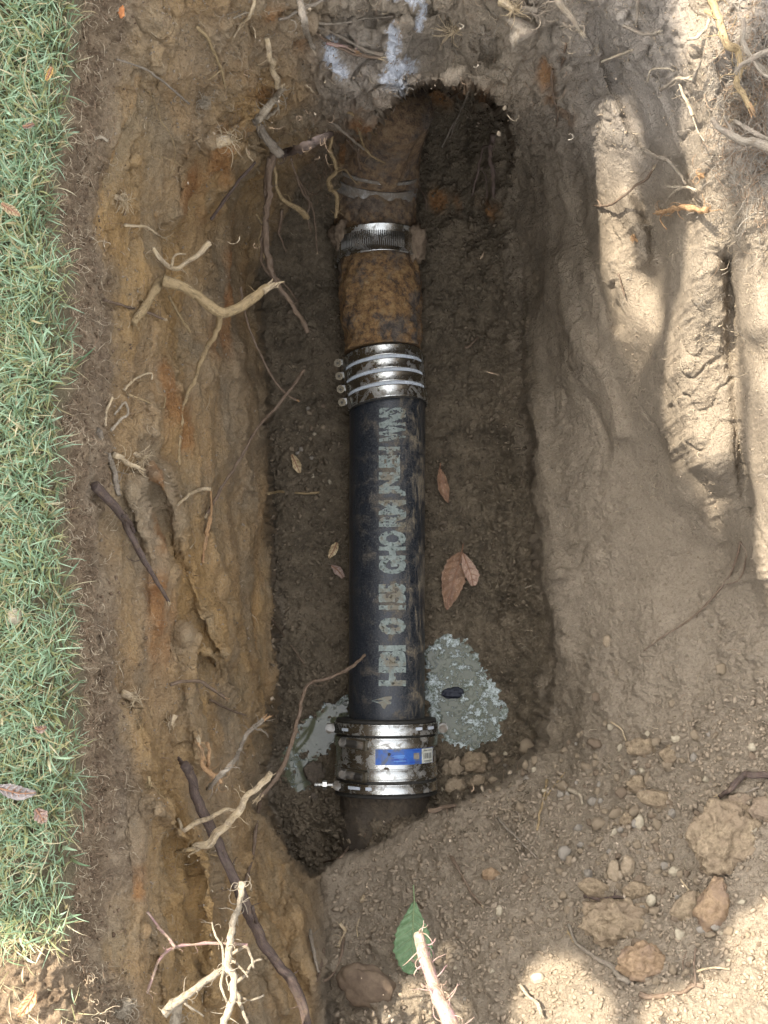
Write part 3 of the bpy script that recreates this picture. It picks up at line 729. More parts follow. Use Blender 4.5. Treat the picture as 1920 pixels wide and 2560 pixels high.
mb = MB(); blob(mb, Vector((uvx(738), vy(500,.04), .02)), .014, .022, .02, 9, 4, .5)
local(mb, cp).build('caked_mud', M_PEB[2], cp)

# stainless coupling with four screws
def worm(parent, c, t, n, L=.012, r=.0045, head=None, hm=None, face=None):
    mb = MB(); bn = n.cross(t)
    add_box(mb, c+n*.001, t, bn, n, L, .009, .007)
    local(mb, parent).build('screw_housing', M_STEEL, parent, False)
    mb = MB(); hd = face if face is not None else t
    add_cyl(mb, c+n*.003, c+n*.003+hd*.010, r, 20); hb = c+n*.003+hd*.010
    add_cyl(mb, hb, hb+hd*.0012, r*1.35, 20)
    add_cyl(mb, hb+hd*.0012, hb+hd*.004, r*.95, 6, r2=r*.8)
    sc_ = local(mb, parent).build('screw', M_BRASS, parent, False)
    mb = MB(); add_cyl(mb, hb+hd*.004, hb+hd*.0043, r*.45, 12)
    local(mb, parent).build('socket', M_RUBBER, sc_, False)
mc = empty('pipe_coupling', (uvx(831), vy(806), 0), 'shiny stainless coupling with four small screws joining rusty pipe to black pipe', 'coupling')
dirn = (Vector((uvx(839), vy(870), -.004))-Vector((uvx(826), vy(748), -.004))).normalized()
A0 = Vector((uvx(826), vy(772), 0)); R0 = .0592
tilt = Matrix.Rotation(math.radians(-5.0), 3, 'X')
dirn = tilt @ dirn
mb = MB(); L = .079
ring_profile(mb, A0-dirn*.002, A0+dirn*(L+.001), R0-.0016, 0, .0006, 96, 0); local(mb, mc).build('sleeve', M_RUBBER, mc)
w4 = L/4.0
for k in range(4):
    mb = MB(); a = A0+dirn*(k*w4+(.0012 if k else 0)); b = A0+dirn*((k+1)*w4-.0042+(.003 if k == 3 else 0))
    ring_profile(mb, a, b, R0, 0, .0010, 112, .0003); local(mb, mc).build('band', M_STEEL, mc)
ax0 = Vector((1, 0, 0)); ax0 = (ax0-dirn*ax0.dot(dirn)).normalized(); up0 = ax0.cross(dirn); up0 = up0 if up0.z > 0 else -up0
for k in range(3):
    mb = MB(); c0 = A0+dirn*((k+1)*w4-.0017)
    tmp = MB(); lathe(mb, [c0-dirn*.0024, c0+dirn*.0024], [R0-.0002]*2, 96, arc=(math.radians(18), math.radians(165)), caps=False)
    for j in range(92):
        if random.Random(k*100+j).random() < (.14 if j > 30 else .5): continue
        th = math.radians(20+j*1.55); n_ = ax0*math.cos(th)+up0*math.sin(th)
        add_box(mb, c0+n_*R0, dirn.cross(n_), dirn, n_, .0009, .0034, .0010)
    local(mb, mc).build('slotted_strap', M_SLOT, mc)
for k in range(4):
    th = math.radians(163); n_ = ax0*math.cos(th)+up0*math.sin(th)
    c = A0+dirn*((k+.42)*w4)+n_*(R0+.003)+Vector((-.004, 0, 0))
    worm(mc, c, dirn.cross(n_), n_, .008, .0042, face=Vector((-.05, -.25, 1)).normalized())
for k in range(4):
    th = math.radians(102); n_ = ax0*math.cos(th)+up0*math.sin(th); mb = MB()
    c = A0+dirn*((k+.42)*w4)+n_*(R0+.0012)
    add_cyl(mb, c-dirn*0, c+n_*.0012, .0016, 10); local(mb, mc).build('rivet', M_BRASS, mc)

# lower rubber and steel coupling
lc = empty('flexible_coupling', (uvx(834), vy(1635), 0), 'wide rubber and steel coupling with blue sticker at the lower end of the black pipe', 'coupling')
def yx(v, z=.075): return Vector((uvx(834), (V0-v)*K*(HC-z*.4), 0))
mb = MB(); vs = [1553,1554,1560,1562,1586,1588,1592,1682,1684,1690,1692,1712,1714,1718,1719]
rs_ = [.060,.0745,.0752,.0735,.0735,.0745,.0735,.0735,.0745,.0745,.0735,.0735,.0765,.0765,.060]
lathe(mb, [yx(v) for v in vs], rs_, 112, caps=True); local(mb, lc).build('rubber_sleeve', M_RUBBER, lc)
def bandp(v0, v1, r, name='band', m=None, bead=.0004):
    mb = MB(); ring_profile(mb, yx(v0), yx(v1), r, 0, .0010, 120, bead); return local(mb, lc).build(name, m or M_STEEL, lc)
bandp(1561, 1585, .0768); bandp(1688, 1709, .0758); bandp(1594, 1682, .0742, 'shield', M_STEEL, .0002); bandp(1590, 1612, .0758); bandp(1655, 1678, .0758)
def surf(u, v, r):   # point on the coupling seen at picture point u,v
    x = uvx(u, .05)-uvx(834); a = max(-1, min(1, x/r)); z = r*math.sqrt(1-a*a)
    return Vector((uvx(834)+x, yx(v).y, z)), Vector((a, 0, z/r))
# worm drives: tilted housings with ribbed thread
for vv in (1600, 1667):
    p, n_ = surf(773, vv+3, .0768); t = Vector((0, 1, 0)).cross(n_).normalized()
    if t.x > 0: t = -t
    t = (t+Vector((0, .10, 0))).normalized(); bn = n_.cross(t)
    mb = MB(); add_box(mb, p+n_*.0030, t, bn, n_, .034, .0150, .007); local(mb, lc).build('screw_housing', M_BRASS, lc, False)
    mb = MB()
    for k in range(14): add_cyl(mb, p+n_*.0068-t*(.013-k*.0019), p+n_*.0068-t*(.0119-k*.0019), .0056, 14)
    add_cyl(mb, p+n_*.0068-t*.014, p+n_*.0068+t*.014, .0038, 12)
    local(mb, lc).build('worm_thread', M_STEELC, lc, False)
    mb = MB(); hc = p+n_*.0068+t*.019; fd = (t*.35+Vector((0, 0, 1))).normalized()
    add_cyl(mb, hc-t*.004, hc+t*.004, .0078, 24); add_cyl(mb, hc+fd*.001, hc+fd*.0075, .0066, 6); add_cyl(mb, hc+fd*.0075, hc+fd*.009, .0055, 20)
    x_ = fd.orthogonal().normalized(); add_box(mb, hc+fd*.0096, x_, fd.cross(x_), fd, .010, .0014, .0014)
    local(mb, lc).build('screw', M_STEELC, lc, False)
# T bolts of the outer bands
for (u, v, sx) in ((713, 1574, -1), (957, 1573, 1), (729, 1697, -1)):
    mb = MB(); c = Vector((uvx(u, .03), yx(v).y, .028)); zz = Vector((0, 0, 1)); y_ = Vector((0, 1, 0)); x_ = Vector((1, 0, 0))
    add_box(mb, c-zz*.010, x_, y_, zz, .010, .013, .020); local(mb, lc).build('bolt_lug', M_STEEL2, lc, False)
    mb = MB(); add_cyl(mb, c, c+zz*.004, .0072, 24); add_cyl(mb, c+zz*.004, c+zz*.010, .0062, 6); add_cyl(mb, c+zz*.010, c+zz*.013, .0036, 14)
    local(mb, lc).build('bolt', M_STEELC, lc, False)
mb = MB(); c = Vector((uvx(680, .02), yx(1697).y, .022)); add_cyl(mb, c, c+Vector((.035, 0, .002)), .0032, 14); add_cyl(mb, c+Vector((.012, 0, 0)), c+Vector((.018, 0, 0)), .0068, 6)
local(mb, lc).build('threaded_rod', M_STEEL, lc, False)
for u0, u1, v in ((738,752,1574),(898,912,1571),(925,938,1571),(752,778,1697),(790,803,1697)):
    mb = MB()
    for k in range(5):
        p, n_ = surf(u0+(u1-u0)*k/4, v, .0784 if v < 1600 else .0772)
        for s in (-1, 1): mb.v.append(p+Vector((0, s*.0022, 0)))
    for k in range(4): mb.f.append((k*2, k*2+2, k*2+3, k*2+1)); mb.m.append(0)
    local(mb, lc).build('strap_slot', M_SLOT, lc)
# sticker
def flatmat(name, c1, c2, c3, sc=120, thr=(.55, .68)):
    m, nt, b = mat(name); g = NT(nt); co = g.coord('Object'); n = g.noise(co, sc, 5, .7, .4); n2 = g.noise(co, 45, 4, .6, .5)
    c = g.mix(g.mr(n, .4, .6), c1, c2); c = g.mix(g.math('MULTIPLY', g.mr(n2, *thr), .85), c, c3)
    g.l(c, b.inputs['Base Color']); b.inputs['Roughness'].default_value = .45; return m
M_BLUE = flatmat('sticker_blue', (.020,.085,.34), (.035,.13,.44), (.10,.11,.12), 120, (.50,.62)); M_WHITE = flatmat('sticker_white', (.50,.50,.42), (.62,.62,.54), (.30,.28,.20)); M_INK = flatmat('print_ink', (.03,.03,.035), (.05,.05,.055), (.12,.10,.08))
M_INKB = flatmat('print_dark_blue', (.015,.05,.30), (.02,.07,.34), (.08,.11,.16)); M_LBL = flatmat('print_pale_blue', (.11,.27,.62), (.14,.32,.66), (.12,.16,.22))
def patch(u0, u1, v0, v1, r, m, name, parent, n=12):
    mb = MB()
    for k in range(n+1):
        for v in (v0, v1):
            p, _ = surf(u0+(u1-u0)*k/n, v, r); mb.v.append(p)
    for k in range(n): mb.f.append((k*2, k*2+1, k*2+3, k*2+2)); mb.m.append(0)
    for i in range(len(mb.v)): mb.v[i] = mb.v[i]-lc.location
    return mb.build(name, m, parent)
st_ = patch(811, 936, 1613, 1646, .0757, M_BLUE, 'sticker', lc, 30)
patch(911, 935.5, 1614, 1645.5, .0759, M_WHITE, 'barcode_panel', st_)
for k, (a, b) in enumerate(((915,916),(917.2,918),(919,920.4),(921.2,922),(923,924.6),(925.4,926),(927,928.2),(929,929.6),(930.4,932))): patch(a, b, 1624, 1636, .0760, M_INK, 'bar', st_, 1)
for (a, b, v, hh) in ((916,924,1618,1.4),(925,933,1618,1.4),(916,934,1640,1.6),(918,930,1643,1.0)): patch(a, b, v, v+hh, .0760, M_INK, 'print_line', st_, 3)
for (a, b, v, hh) in ((890,906,1616,2),(860,880,1640,2.5),(884,906,1640,2.5),(845,862,1633,4),(870,878,1633,4),(846,850,1624,3),(893,905,1622,13)): patch(a, b, v, v+hh, .0759, M_INKB if hh < 9 else M_PEB[1], 'print_mark', st_, 4)
for (a, b, v, hh) in ((847,874,1626,2),(851,872,1630,1.6),(850,876,1637,1.6)): patch(a, b, v, v+hh, .0759, M_LBL, 'print_mark', st_, 4)
mb = MB(); p, n_ = surf(841, 1623, .0762); add_cyl(mb, p-n_*.001, p+n_*.0004, .0022, 12); local(mb, lc).build('spot', M_INK, lc)
mb = MB(); p, n_ = surf(835, 1655, .0762); blob(mb, p, .004, .003, .001, 3, 2); local(mb, lc).build('mud_spot', M_PEB[4], lc)
# buried lower pipe
sp = empty('clay_pipe', (uvx(830), vy(1740), 0), 'dirt covered lower pipe stub half buried below the wide coupling', 'pipe')
mb = MB(); ax = [Vector((uvx(831), vy(1690)-i*.006, -.012-.0006*i)) for i in range(24)]
lathe(mb, ax, [.0675]*24, 72, rd); local(mb, sp).build('pipe_wall', simple('clay_pipe_muddy', (.040,.032,.024), (.115,.088,.058), 130, .9, .004, .8, (.07,.055,.04)), sp)

# ------------------------------------------------------------------ puddles
def water_mat(scum):
    m, nt, b = mat('puddle_scummy'); g = NT(nt); co = g.coord('Object'); n = g.noise(co, 26, 8, .8, .0); n2 = g.noise(co, 140, 6, .8, .0); n3 = g.noise(co, 520, 3, .75)
    e = g.sep(g.attrv('edge').outputs['Color'])[0]
    s = g.math('ADD', g.math('ADD', g.math('MULTIPLY', g.mr(n, .3, .7), .55), g.math('MULTIPLY', g.mr(n2, .3, .7), .42)), g.math('MULTIPLY', e, .22))
    lo = .62-scum
    k = g.mr(s, lo, lo+.10)
    pale = g.mix(g.mr(n2, .42, .62), (.17,.20,.15), (.62,.68,.68)); pale = g.mix(g.math('MULTIPLY', g.mr(n3, .50, .64), .75), pale, (.10,.10,.065))
    c = g.mix(k, g.mix(g.mr(n, .4, .6), (.075,.080,.045), (.125,.130,.082)), pale)
    c = g.mix(g.math('MULTIPLY', g.mr(n3, .60, .70), .8), c, (.04,.04,.025))
    g.l(c, b.inputs['Base Color']); g.l(g.mr(k, 0, 1, .04, .22), b.inputs['Roughness'])
    g.l(g.bump(g.math('MULTIPLY', g.math('ADD', n2, n3), k), .6, .003), b.inputs['Normal'])
    return m
for Pp, scum in ((PUD_L, .01), (PUD_R, .13)):
    MW = water_mat(scum); edge_ = []
    mb = MB(); cx = sum(p[0] for p in Pp)/len(Pp); cy = sum(p[1] for p in Pp)/len(Pp)
    zz = -.0535
    us = np.arange(min(p[0] for p in Pp)-25, max(p[0] for p in Pp)+25, 2.5); vs = np.arange(min(p[1] for p in Pp)-25, max(p[1] for p in Pp)+25, 2.5)
    GU, GV = np.meshgrid(us, vs); sdp = poly_sd(GU, GV, Pp) + 16*pnoise(GU/22, GV/22, GU*0)+9*pnoise(GU/8, GV/8, GU*0+4)
    ids = {}
    for j in range(len(vs)-1):
        for i in range(len(us)-1):
            if sdp[j, i] > -16:
                qd = []
                for (a, b) in ((i, j), (i, j+1), (i+1, j+1), (i+1, j)):
                    if (a, b) not in ids:
                        ids[(a, b)] = len(mb.v)
                        zb = zz - .010*max(0, min(1, (-4-sdp[b, a])/14)) + .0016*mnoise.noise(Vector((us[a]/9, vs[b]/9, 0)))*0
                        mb.v.append(PX(us[a], vs[b], zb)); edge_.append(max(0, min(1, (16-sdp[b, a])/16)))
                    qd.append(ids[(a, b)])
                mb.f.append(tuple(qd)); mb.m.append(0)
    o = mb.build('puddle_water', MW); o['kind'] = 'structure'
    at_ = o.data.color_attributes.new('edge', 'FLOAT_COLOR', 'POINT'); at_.data.foreach_set('color', np.array([(x, x, x, 1) for x in edge_], np.float32).reshape(-1))
#__PART2__

# ------------------------------------------------------------------ roots, one by one
def RZ(c, ox, oy, s): return [(ox+x*s, oy+y*s) for x, y in c]
q3 = lambda *c: RZ(c, 1037, 0, .375)       # reading grids of the enlarged picture corners
q4 = lambda *c: RZ(c, 0, 518.4, .375)
q6 = lambda *c: RZ(c, 1037, 1607, .375)
root('thick forked tan root standing out of the left wall with one arm pointing right', [(352,606),(400,620),(440,650),(480,674),(530,655),(578,620)], 12, 9.5, 'tan', ('air', .50, .46), [([(478,678),(465,720),(440,765),(415,835),(396,870),(390,930),(386,1005)], 6, 3.4, ('air', .475, .36))], 14, 'pale')
root('pale V shaped root above the thick forked root on the left wall', [(330,535),(350,562),(375,580),(400,570),(455,526)], 4.5, 5.5, 'pale', ('air', .50, .47), [([(370,575),(378,552),(400,548)], 3, 2.5)], 6)
root('short thin root dangling under the thick forked root', [(365,640),(382,672),(411,718)], 3, 2.6, 'tan', ('air', .47, .42), (), 4)
root('thin root with brown tip lying across the upper left wall left of the forked root', [(225,648),(270,661),(310,672),(355,690)], 3, 2.8, 'brown', ('on', .004), (), 5, 'pale')
root('pale broken twig hooked beside the bark stub low on the dark topsoil', [(240,858),(231,890),(225,920)], 3.5, 3.5, 'pale', ('on', .004), (), 3)
root('bent whitish twig loop left of the long hanging branch', [(240,930),(262,905),(277,893),(270,870),(248,895)], 2.8, 2.4, 'bright', ('on', .008), (), 3)
root('grey vertical root running down the topsoil beside the lawn', [(212,930),(232,980),(247,1020),(255,1071)], 7, 6, 'grey', ('on', .0), (), 10)
root('frayed pale root stub jutting right from the topsoil', [(247,983),(275,998),(300,1012)], 7, 4, 'pale', ('on', .01), (), 16, 'pale')
root('thin curled root on the left wall below the hooked twig', [(278,852),(318,868),(352,882),(357,858)], 2, 1.8, 'tan', ('on', .006), (), 3)
root('slim pale root slanting upwards on the left wall with a bent tip', [(268,843),(292,818),(326,806),(328,820)], 2.6, 2.2, 'pale', ('on', .006), (), 3)
root('long thick purple-barked root tapering down the left wall', [(203,1048),(232,1078),(262,1112),(276,1142),(300,1190),(326,1235),(350,1275),(364,1300)], 11, 3.4, 'dark', ('air', .62, .50), [([(268,1115),(280,1130),(290,1152)], 6, 4)], 8, 'pale')
root('reddish-brown arched root low on the left wall', [(368,1478),(405,1471),(435,1474),(460,1490),(487,1508)], 3.6, 3.2, 'brown', ('air', .48, .40), (), 5, 'orange')
root('pale flake-like torn root pointing at the long hanging twig', [(383,1092),(405,1072),(430,1058),(452,1056)], 2.4, 4.2, 'pale', ('on', .01), (), 3)
root('orange curved root tip hanging below the crossing twigs on the left wall', [(455,1060),(456,1110),(446,1150),(440,1190),(438,1216)], 2.4, 2.6, 'orange', ('air', .34, .28), [([(455,1118),(446,1150),(441,1190)], 5, 4)], 3)
root('long thin purple twig crossing the left floor edge from upper left', [(520,620),(533,690),(552,742),(580,800),(608,842),(640,864)], 2.4, 2.6, 'brown', ('air', .26, .16), (), 6, 'orange')
root('long straight twig slanting from the floor edge down to the left wall', [(656,800),(628,840),(592,885),(556,925),(518,992),(484,1045),(446,1112)], 3, 3, 'brown', ('air', .17, .32), (), 8, 'pale')
root('thin grey stick with pale tip leaning on the wall left of the hanging roots', [(551,350),(515,392),(480,440),(455,474)], 2.6, 4.2, 'dark', ('air', .36, .36), (), 4)
root('short tan stick lying level on the pit floor left of the pipe', [(580,1066),(610,1062),(650,1066),(690,1064)], 3, 2.4, 'tan', ('on', .004), (), 2)
root('longest dark hanging root in the bunch at the top left of the pipe', [(592,332),(583,380),(580,430),(573,480),(576,540),(592,600),(622,645),(648,685),(666,716)], 7.5, 4.6, 'brown', ('air', .34, .20), [([(582,340),(574,390),(577,450),(566,520),(566,565),(580,592),(600,605)], 5, 2.6), ([(598,600),(625,625),(640,650)], 2, 1.6)], 14)
root('tan root looping right from the hanging bunch to a thick stub', [(592,352),(597,395),(605,425),(625,440),(650,455),(662,470)], 3, 6.5, 'tan', ('air', .33, .22), (), 5)
root('mossy grey root joint at the top of the hanging bunch', [(553,262),(575,296),(600,334)], 8, 10, 'grey', ('air', .42, .37), [([(548,262),(560,285),(575,310)], 4, 4)], 5)
root('purple root with broken cream end pointing at the rusty elbow', [(602,334),(632,326),(675,308),(716,288)], 7.5, 6, 'dark', ('air', .37, .33), (), 3, 'pale')
root('very thin light root dangling between hanging bunch and rusty pipe', [(628,342),(640,380),(656,420),(672,440),(680,480),(685,545)], 2, 1.6, 'brown', ('air', .34, .14), (), 5, 'pale')
root('torn grey strip of root bark above the hanging bunch', [(552,262),(575,235),(600,205),(612,190)], 11, 5, 'bright', ('on', .03), [([(560,256),(585,246),(600,232)], 7, 3)], 24, 'pale')
root('bare whitish stick standing on the upper bank above the torn bark strip', [(575,82),(583,120),(592,155),(602,188)], 5.5, 8, 'pale', ('on', .022), (), 2)
root('pale yellow wavy root at the top edge of the upper bank', [(551,-6),(540,34),(520,52),(505,80)], 4, 2.6, 'pale', ('on', .008), (), 3)
root('tan root with two feet below the lumpy soil of the upper left bank', [(425,58),(448,82),(465,120),(478,150),(487,190)], 4, 2.6, 'tan', ('on', .006), [([(478,150),(462,165),(450,172)], 2, 1.4)], 6)
root('upright stub root at the top left of the chalk marks', [(646,-8),(655,40),(664,75),(678,104)], 7, 5.5, 'grey', ('on', .01), [([(602,46),(640,26),(680,8),(712,-8)], 3.5, 4)], 8)
root('upper thin root of the fan crossing the chalked clod', [(655,46),(720,52),(790,40),(850,36)], 2.6, 1.8, 'grey', ('on', .002), (), 6)
root('middle thin root of the fan crossing the chalked clod', [(655,48),(730,75),(790,108),(828,118)], 3, 4, 'grey', ('on', .003), (), 6)
root('lowest thin root of the fan, ending in a frayed cream tip', [(658,52),(705,88),(760,115),(822,126)], 3, 3.4, 'brown', ('on', .004), (), 10, 'pale')
root('short pinkish torn root between the two chalk marks', [(705,92),(745,102),(770,112)], 3.5, 3, 'pink', ('on', .005), (), 10, 'orange')
root('thin tan root hanging in front of the rusty elbow', [(742,238),(765,250),(778,290),(786,318),(808,340),(832,352)], 3, 2, 'tan', ('air', .30, .19), [([(776,262),(795,280),(812,292)], 2, 1.6)], 6)
root('knobbly pale root hanging down the left side of the rusty elbow', [(717,292),(713,322),(723,349),(727,369),(711,390),(714,409),(726,422),(727,470)], 4.4, 4.6, 'tan', ('air', .26, .13), [([(726,372),(745,366),(760,385),(775,400)], 2, 1.4)], 14)
root('dark broken root hanging from the right side of the cave roof', [(1067,292),(1058,330),(1064,362),(1066,392),(1067,425)], 6, 3, 'dark', ('air', .24, .14), [([(1062,315),(1043,320),(1036,356),(1019,424)], 3, 2), ([(1040,365),(1050,385),(1052,430)], 1.6, 1.2)], 14)
root('two-stranded thin root deep inside the cave', [(1012,195),(1000,230),(978,270),(955,318)], 2.2, 1.8, 'grey', ('on', .006), [([(1000,230),(985,262),(972,300)], 1.6, 1.2)], 5)
root('thin arching root under the cave roof above the elbow', [(1012,190),(975,210),(930,245),(915,280)], 2, 1.5, 'brown', ('on', .008), (), 5)
root('thin root on soil right of the steel elbow ring', [(905,350),(905,400),(918,425),(922,455)], 2, 1.8, 'brown', ('on', .003), (), 6)
root('long thin branch crossing in front of the lower pipe from its upper tip', [(788,1414),(770,1432),(748,1448),(708,1466),(680,1472),(660,1488),(648,1530),(634,1590),(612,1652),(590,1690),(562,1722)], 3, 5, 'brown', ('air', .10, .28), [], 10, 'pale')
root('lower brown continuation root on the clay lobe beside the crossing branch', [(562,1726),(553,1790),(545,1850),(530,1905)], 4, 3.4, 'brown', ('on', .004), (), 8)
root('very thick dark purple root curving down to the bottom edge', [(398,1650),(414,1680),(424,1720),(450,1780),(482,1850),(515,1920),(545,1990),(585,2060),(628,2115),(652,2170),(668,2240)], 10, 12, 'dark', ('air', .55, .42), [([(405,1665),(392,1648),(386,1634)], 7, 3), ([(545,1960),(552,1990),(560,2010)], 4, 4)], 14, 'orange', sides=14)
root('greyish root rising from the splintered stub, tip by the pit floor', [(450,1703),(490,1660),(512,1632),(530,1590),(548,1572),(572,1552)], 4, 5.6, 'grey', ('air', .50, .40), [([(548,1572),(570,1580),(580,1592)], 2.5, 1.6)], 10, 'orange')
root('thin brown root lying on the wall above the tip of the greyish root', [(455,1512),(490,1530),(530,1545)], 3, 2, 'brown', ('on', .006), (), 4)
root('splintered orange-cream root stub beside the head of the very thick dark root', [(478,1690),(458,1672),(440,1655),(436,1625),(430,1602)], 5, 4, 'orange', ('air', .52, .54), [([(448,1660),(452,1630),(448,1604)], 5, 4)], 22, 'pale')
root('pale forked root crossing over the very thick dark root', [(585,1670),(566,1692),(535,1718),(518,1748),(488,1785),(455,1815),(420,1834)], 6.5, 8, 'pale', ('air', .56, .52), [([(520,1744),(488,1752),(455,1765),(415,1782),(396,1794),(384,1770)], 5.5, 4.5, ('air', .54, .50))], 10, 'pale', sides=12)
root('frayed tan rootlets at the foot of the pale forked root', [(380,1840),(415,1836),(450,1845),(475,1850)], 4, 2, 'tan', ('on', .012), (), 26)
root('thin sunlit root climbing to the thick dark root at the bottom left', [(522,1905),(518,1950),(504,1990),(496,2040),(490,2085),(508,2120),(498,2170),(470,2240)], 7, 9, 'bright', ('air', .60, .66), [([(495,2070),(520,2090),(535,2110)], 3, 2), ([(505,2125),(530,2105),(548,2078),(565,2072)], 4, 2), ([(505,2150),(540,2160),(570,2150)], 3, 2), ([(500,2060),(530,2045),(540,2060),(548,2090)], 3.5, 2.4), ([(508,2135),(520,2170),(535,2212)], 5, 3)], 40, 'bright', True)
root('slender root fork reaching sideways into the sunlit tangle', [(318,2146),(333,2100),(350,2065),(378,2046),(420,2040),(470,2038),(535,2041)], 3, 3.2, 'pink', ('air', .62, .61), [([(378,2046),(360,2022),(340,2000),(318,1970)], 3.4, 3)], 12, None, True)
root('short crooked sunlit root left of the sunlit tangle trunk', [(458,1992),(466,2022),(480,2045),(482,2090),(478,2130),(490,2165)], 2.4, 3, 'bright', ('air', .61, .62), [([(482,2090),(492,2120),(494,2140)], 2, 1.6)], 10, None, True)
root('thick bleached broken root at the bottom left pointing up right', [(352,2190),(390,2160),(430,2130),(472,2100)], 11, 7, 'bright', ('air', .62, .60), [([(398,2168),(420,2180),(440,2196)], 2.6, 1.8)], 12, 'bright', True, sides=12)
root('blurry pinkish root stick rising from the bottom edge over the green leaf', [(904,2018),(911,2050),(924,2090),(942,2140),(964,2190),(987,2250)], 11, 19, 'pink', ('air', .92, .96), (), 40, 'pale', True, sides=16, rough=.12)
root('small twisted root on the pit floor below the lower pipe', [(795,1752),(780,1778),(762,1800),(752,1830),(735,1852),(700,1862)], 2.4, 2.6, 'brown', ('on', .004), [([(762,1800),(785,1808),(790,1800)], 1.8, 1.4)], 5)
root('flat dark root along the dirt rim right of the lower pipe', [(925,1752),(955,1746),(985,1740)], 5, 4, 'brown', ('on', .002), [([(965,1744),(966,1760)], 2, 2)], 2)
root('tan forked stick lying upright on the dirt slope', q6((385,210), (370,300), (350,380), (330,500)), 3.2, 2.6, 'tan', ('on', .002), [(q6((375,320), (420,250), (490,165)), 2, 1.6)], 3)
root('bone-white little root on the dirt slope', q6((515,262), (560,285), (585,315), (595,345)), 5, 4, 'bright', ('on', .002), (), 1)
root('grey twig lying diagonally left of the pebble field', q6((100,430), (230,560), (330,660)), 3.4, 2, 'grey', ('on', .002), (), 4)
root('dark twig with pale bark patches on the bare dirt above the green leaf', [(974,1850),(990,1876),(1002,1898),(1020,1930),(1040,1955)], 4, 2.4, 'brown', ('on', .002), (), 4, 'pale')
root('grey root curving under the reddish clod', q6((510,1040), (545,1130), (600,1185), (680,1240), (745,1275), (800,1330), (860,1375)), 3.4, 6, 'grey', ('on', .003), (), 6)
root('dark bent root along the top of the big ridged clod', q6((600,870), (680,895), (740,895), (800,880), (860,900)), 4, 3.6, 'dark', ('on', .006), (), 6)
root('thick purple-grey root entering from the right edge above the biggest clod', [(1675,1676),(1630,1674),(1600,1680),(1578,1705),(1556,1718)], 7, 5, 'dark', ('on', .004), (), 4, 'pale')
root('dusty root lying along the foot of the pebble field', q6((920,1440), (1010,1460), (1150,1430), (1210,1395), (1290,1400)), 6, 5, 'brown', ('on', .002), [(q6((1240,1180), (1235,1290), (1240,1390)), 3, 2.4), (q6((1180,1330), (1170,1250), (1190,1200)), 2, 1.4)], 10)
root('thin straw-coloured root right of the dusty root', q6((1250,1310), (1330,1290), (1440,1297)), 3, 2.2, 'pale', ('on', .006), (), 3)
root('long hair-thin root running down the right dirt slope', [(1600,1172),(1578,1240),(1540,1290),(1490,1338),(1440,1370),(1392,1405)], 2.4, 1.6, 'brown', ('on', .002), [([(1600,1172),(1612,1200),(1598,1250),(1570,1262)], 1.8, 1.4)], 8)
root('small splintered twig sticking out of the lower right dirt edge', [(1122,2128),(1140,2150),(1160,2168),(1168,2190)], 4, 4, 'bright', ('on', .012), (), 14, 'bright', True)
root('thick grey-green root at the right edge below the yellow-spotted root', [(1536,256),(1556,278),(1585,296),(1611,308),(1640,312),(1690,330)], 6, 11, 'grey', ('on', .03), [([(1585,296),(1574,275),(1566,255)], 3.5, 2.4)], 16)
root('second grey root at the right edge, parallel above the thick grey-green one', [(1586,262),(1615,280),(1650,297),(1690,312)], 5, 7, 'grey', ('on', .025), (), 12)
root('tall tan root with yellow lichen spots near the top right corner', [(1532,-8),(1552,36),(1562,75),(1572,98),(1594,108),(1597,150),(1592,180),(1606,205),(1620,232)], 9, 6, 'tan', ('on', .025), [([(1552,41),(1534,30),(1522,26)], 5, 4)], 24, 'orange')
root('grey branching root at the right edge above the lichen-spotted tip', [(1690,104),(1640,118),(1622,128),(1602,140),(1588,158)], 6, 4, 'grey', ('on', .035), [([(1690,175),(1650,160),(1625,132)], 4, 3)], 14)
root('smooth grey root hanging from the top right corner', [(1603,40),(1607,90),(1618,120),(1640,142),(1660,165)], 4.4, 5, 'grey', ('on', .03), (), 10)
root('short pale peg root leaning left near the top right corner', [(1534,40),(1522,65),(1505,80),(1486,86)], 4, 3, 'bright', ('on', .02), (), 4)
root('pale forked root pointing left on the grey upper right bank', [(1500,174),(1480,170),(1461,172),(1444,184),(1427,195)], 5, 3.4, 'grey', ('on', .016), [([(1500,174),(1505,150),(1512,130)], 4, 3)], 12)
root('jagged white root ending in a dark thread on the upper sunlit strip', [(1468,182),(1476,205),(1486,225),(1496,250)], 2.6, 4, 'bright', ('on', .02), [([(1496,250),(1508,285),(1522,305)], 1.6, 1.2)], 8)
root('thin white hook-shaped root on the grey upper right bank', [(1400,176),(1402,158),(1410,150),(1440,148),(1456,154)], 2, 1.8, 'bright', ('on', .014), (), 2)
root('white-tipped horizontal root on the grey bank near the top', [(1346,56),(1370,66),(1395,74),(1420,72)], 3, 4, 'grey', ('on', .012), (), 8, 'bright')
root('short straw root below the white-tipped horizontal root', [(1300,134),(1330,122),(1367,108)], 2.6, 2.6, 'bright', ('on', .01), (), 5)
root('arching grey root between the two sunlit strips', [(1388,322),(1410,335),(1440,345),(1462,368),(1483,398)], 5, 3, 'grey', ('on', .022), [([(1410,340),(1440,352)], 3, 2)], 8)
root('thin root crossing the left sunlit strip with a forked straw tip', [(1283,444),(1314,444),(1345,425),(1374,401),(1395,388),(1412,364)], 2.4, 3, 'brown', ('on', .016), [([(1300,445),(1290,432)], 2, 1.4)], 6, 'pale')
root('reddish root poking left out of the dark hole beside the sunlit strip', [(1524,458),(1495,450),(1470,448),(1440,456),(1420,460)], 6, 5, 'orange', ('on', .022), [([(1432,460),(1426,475),(1440,495)], 2, 1.4)], 12, 'orange')
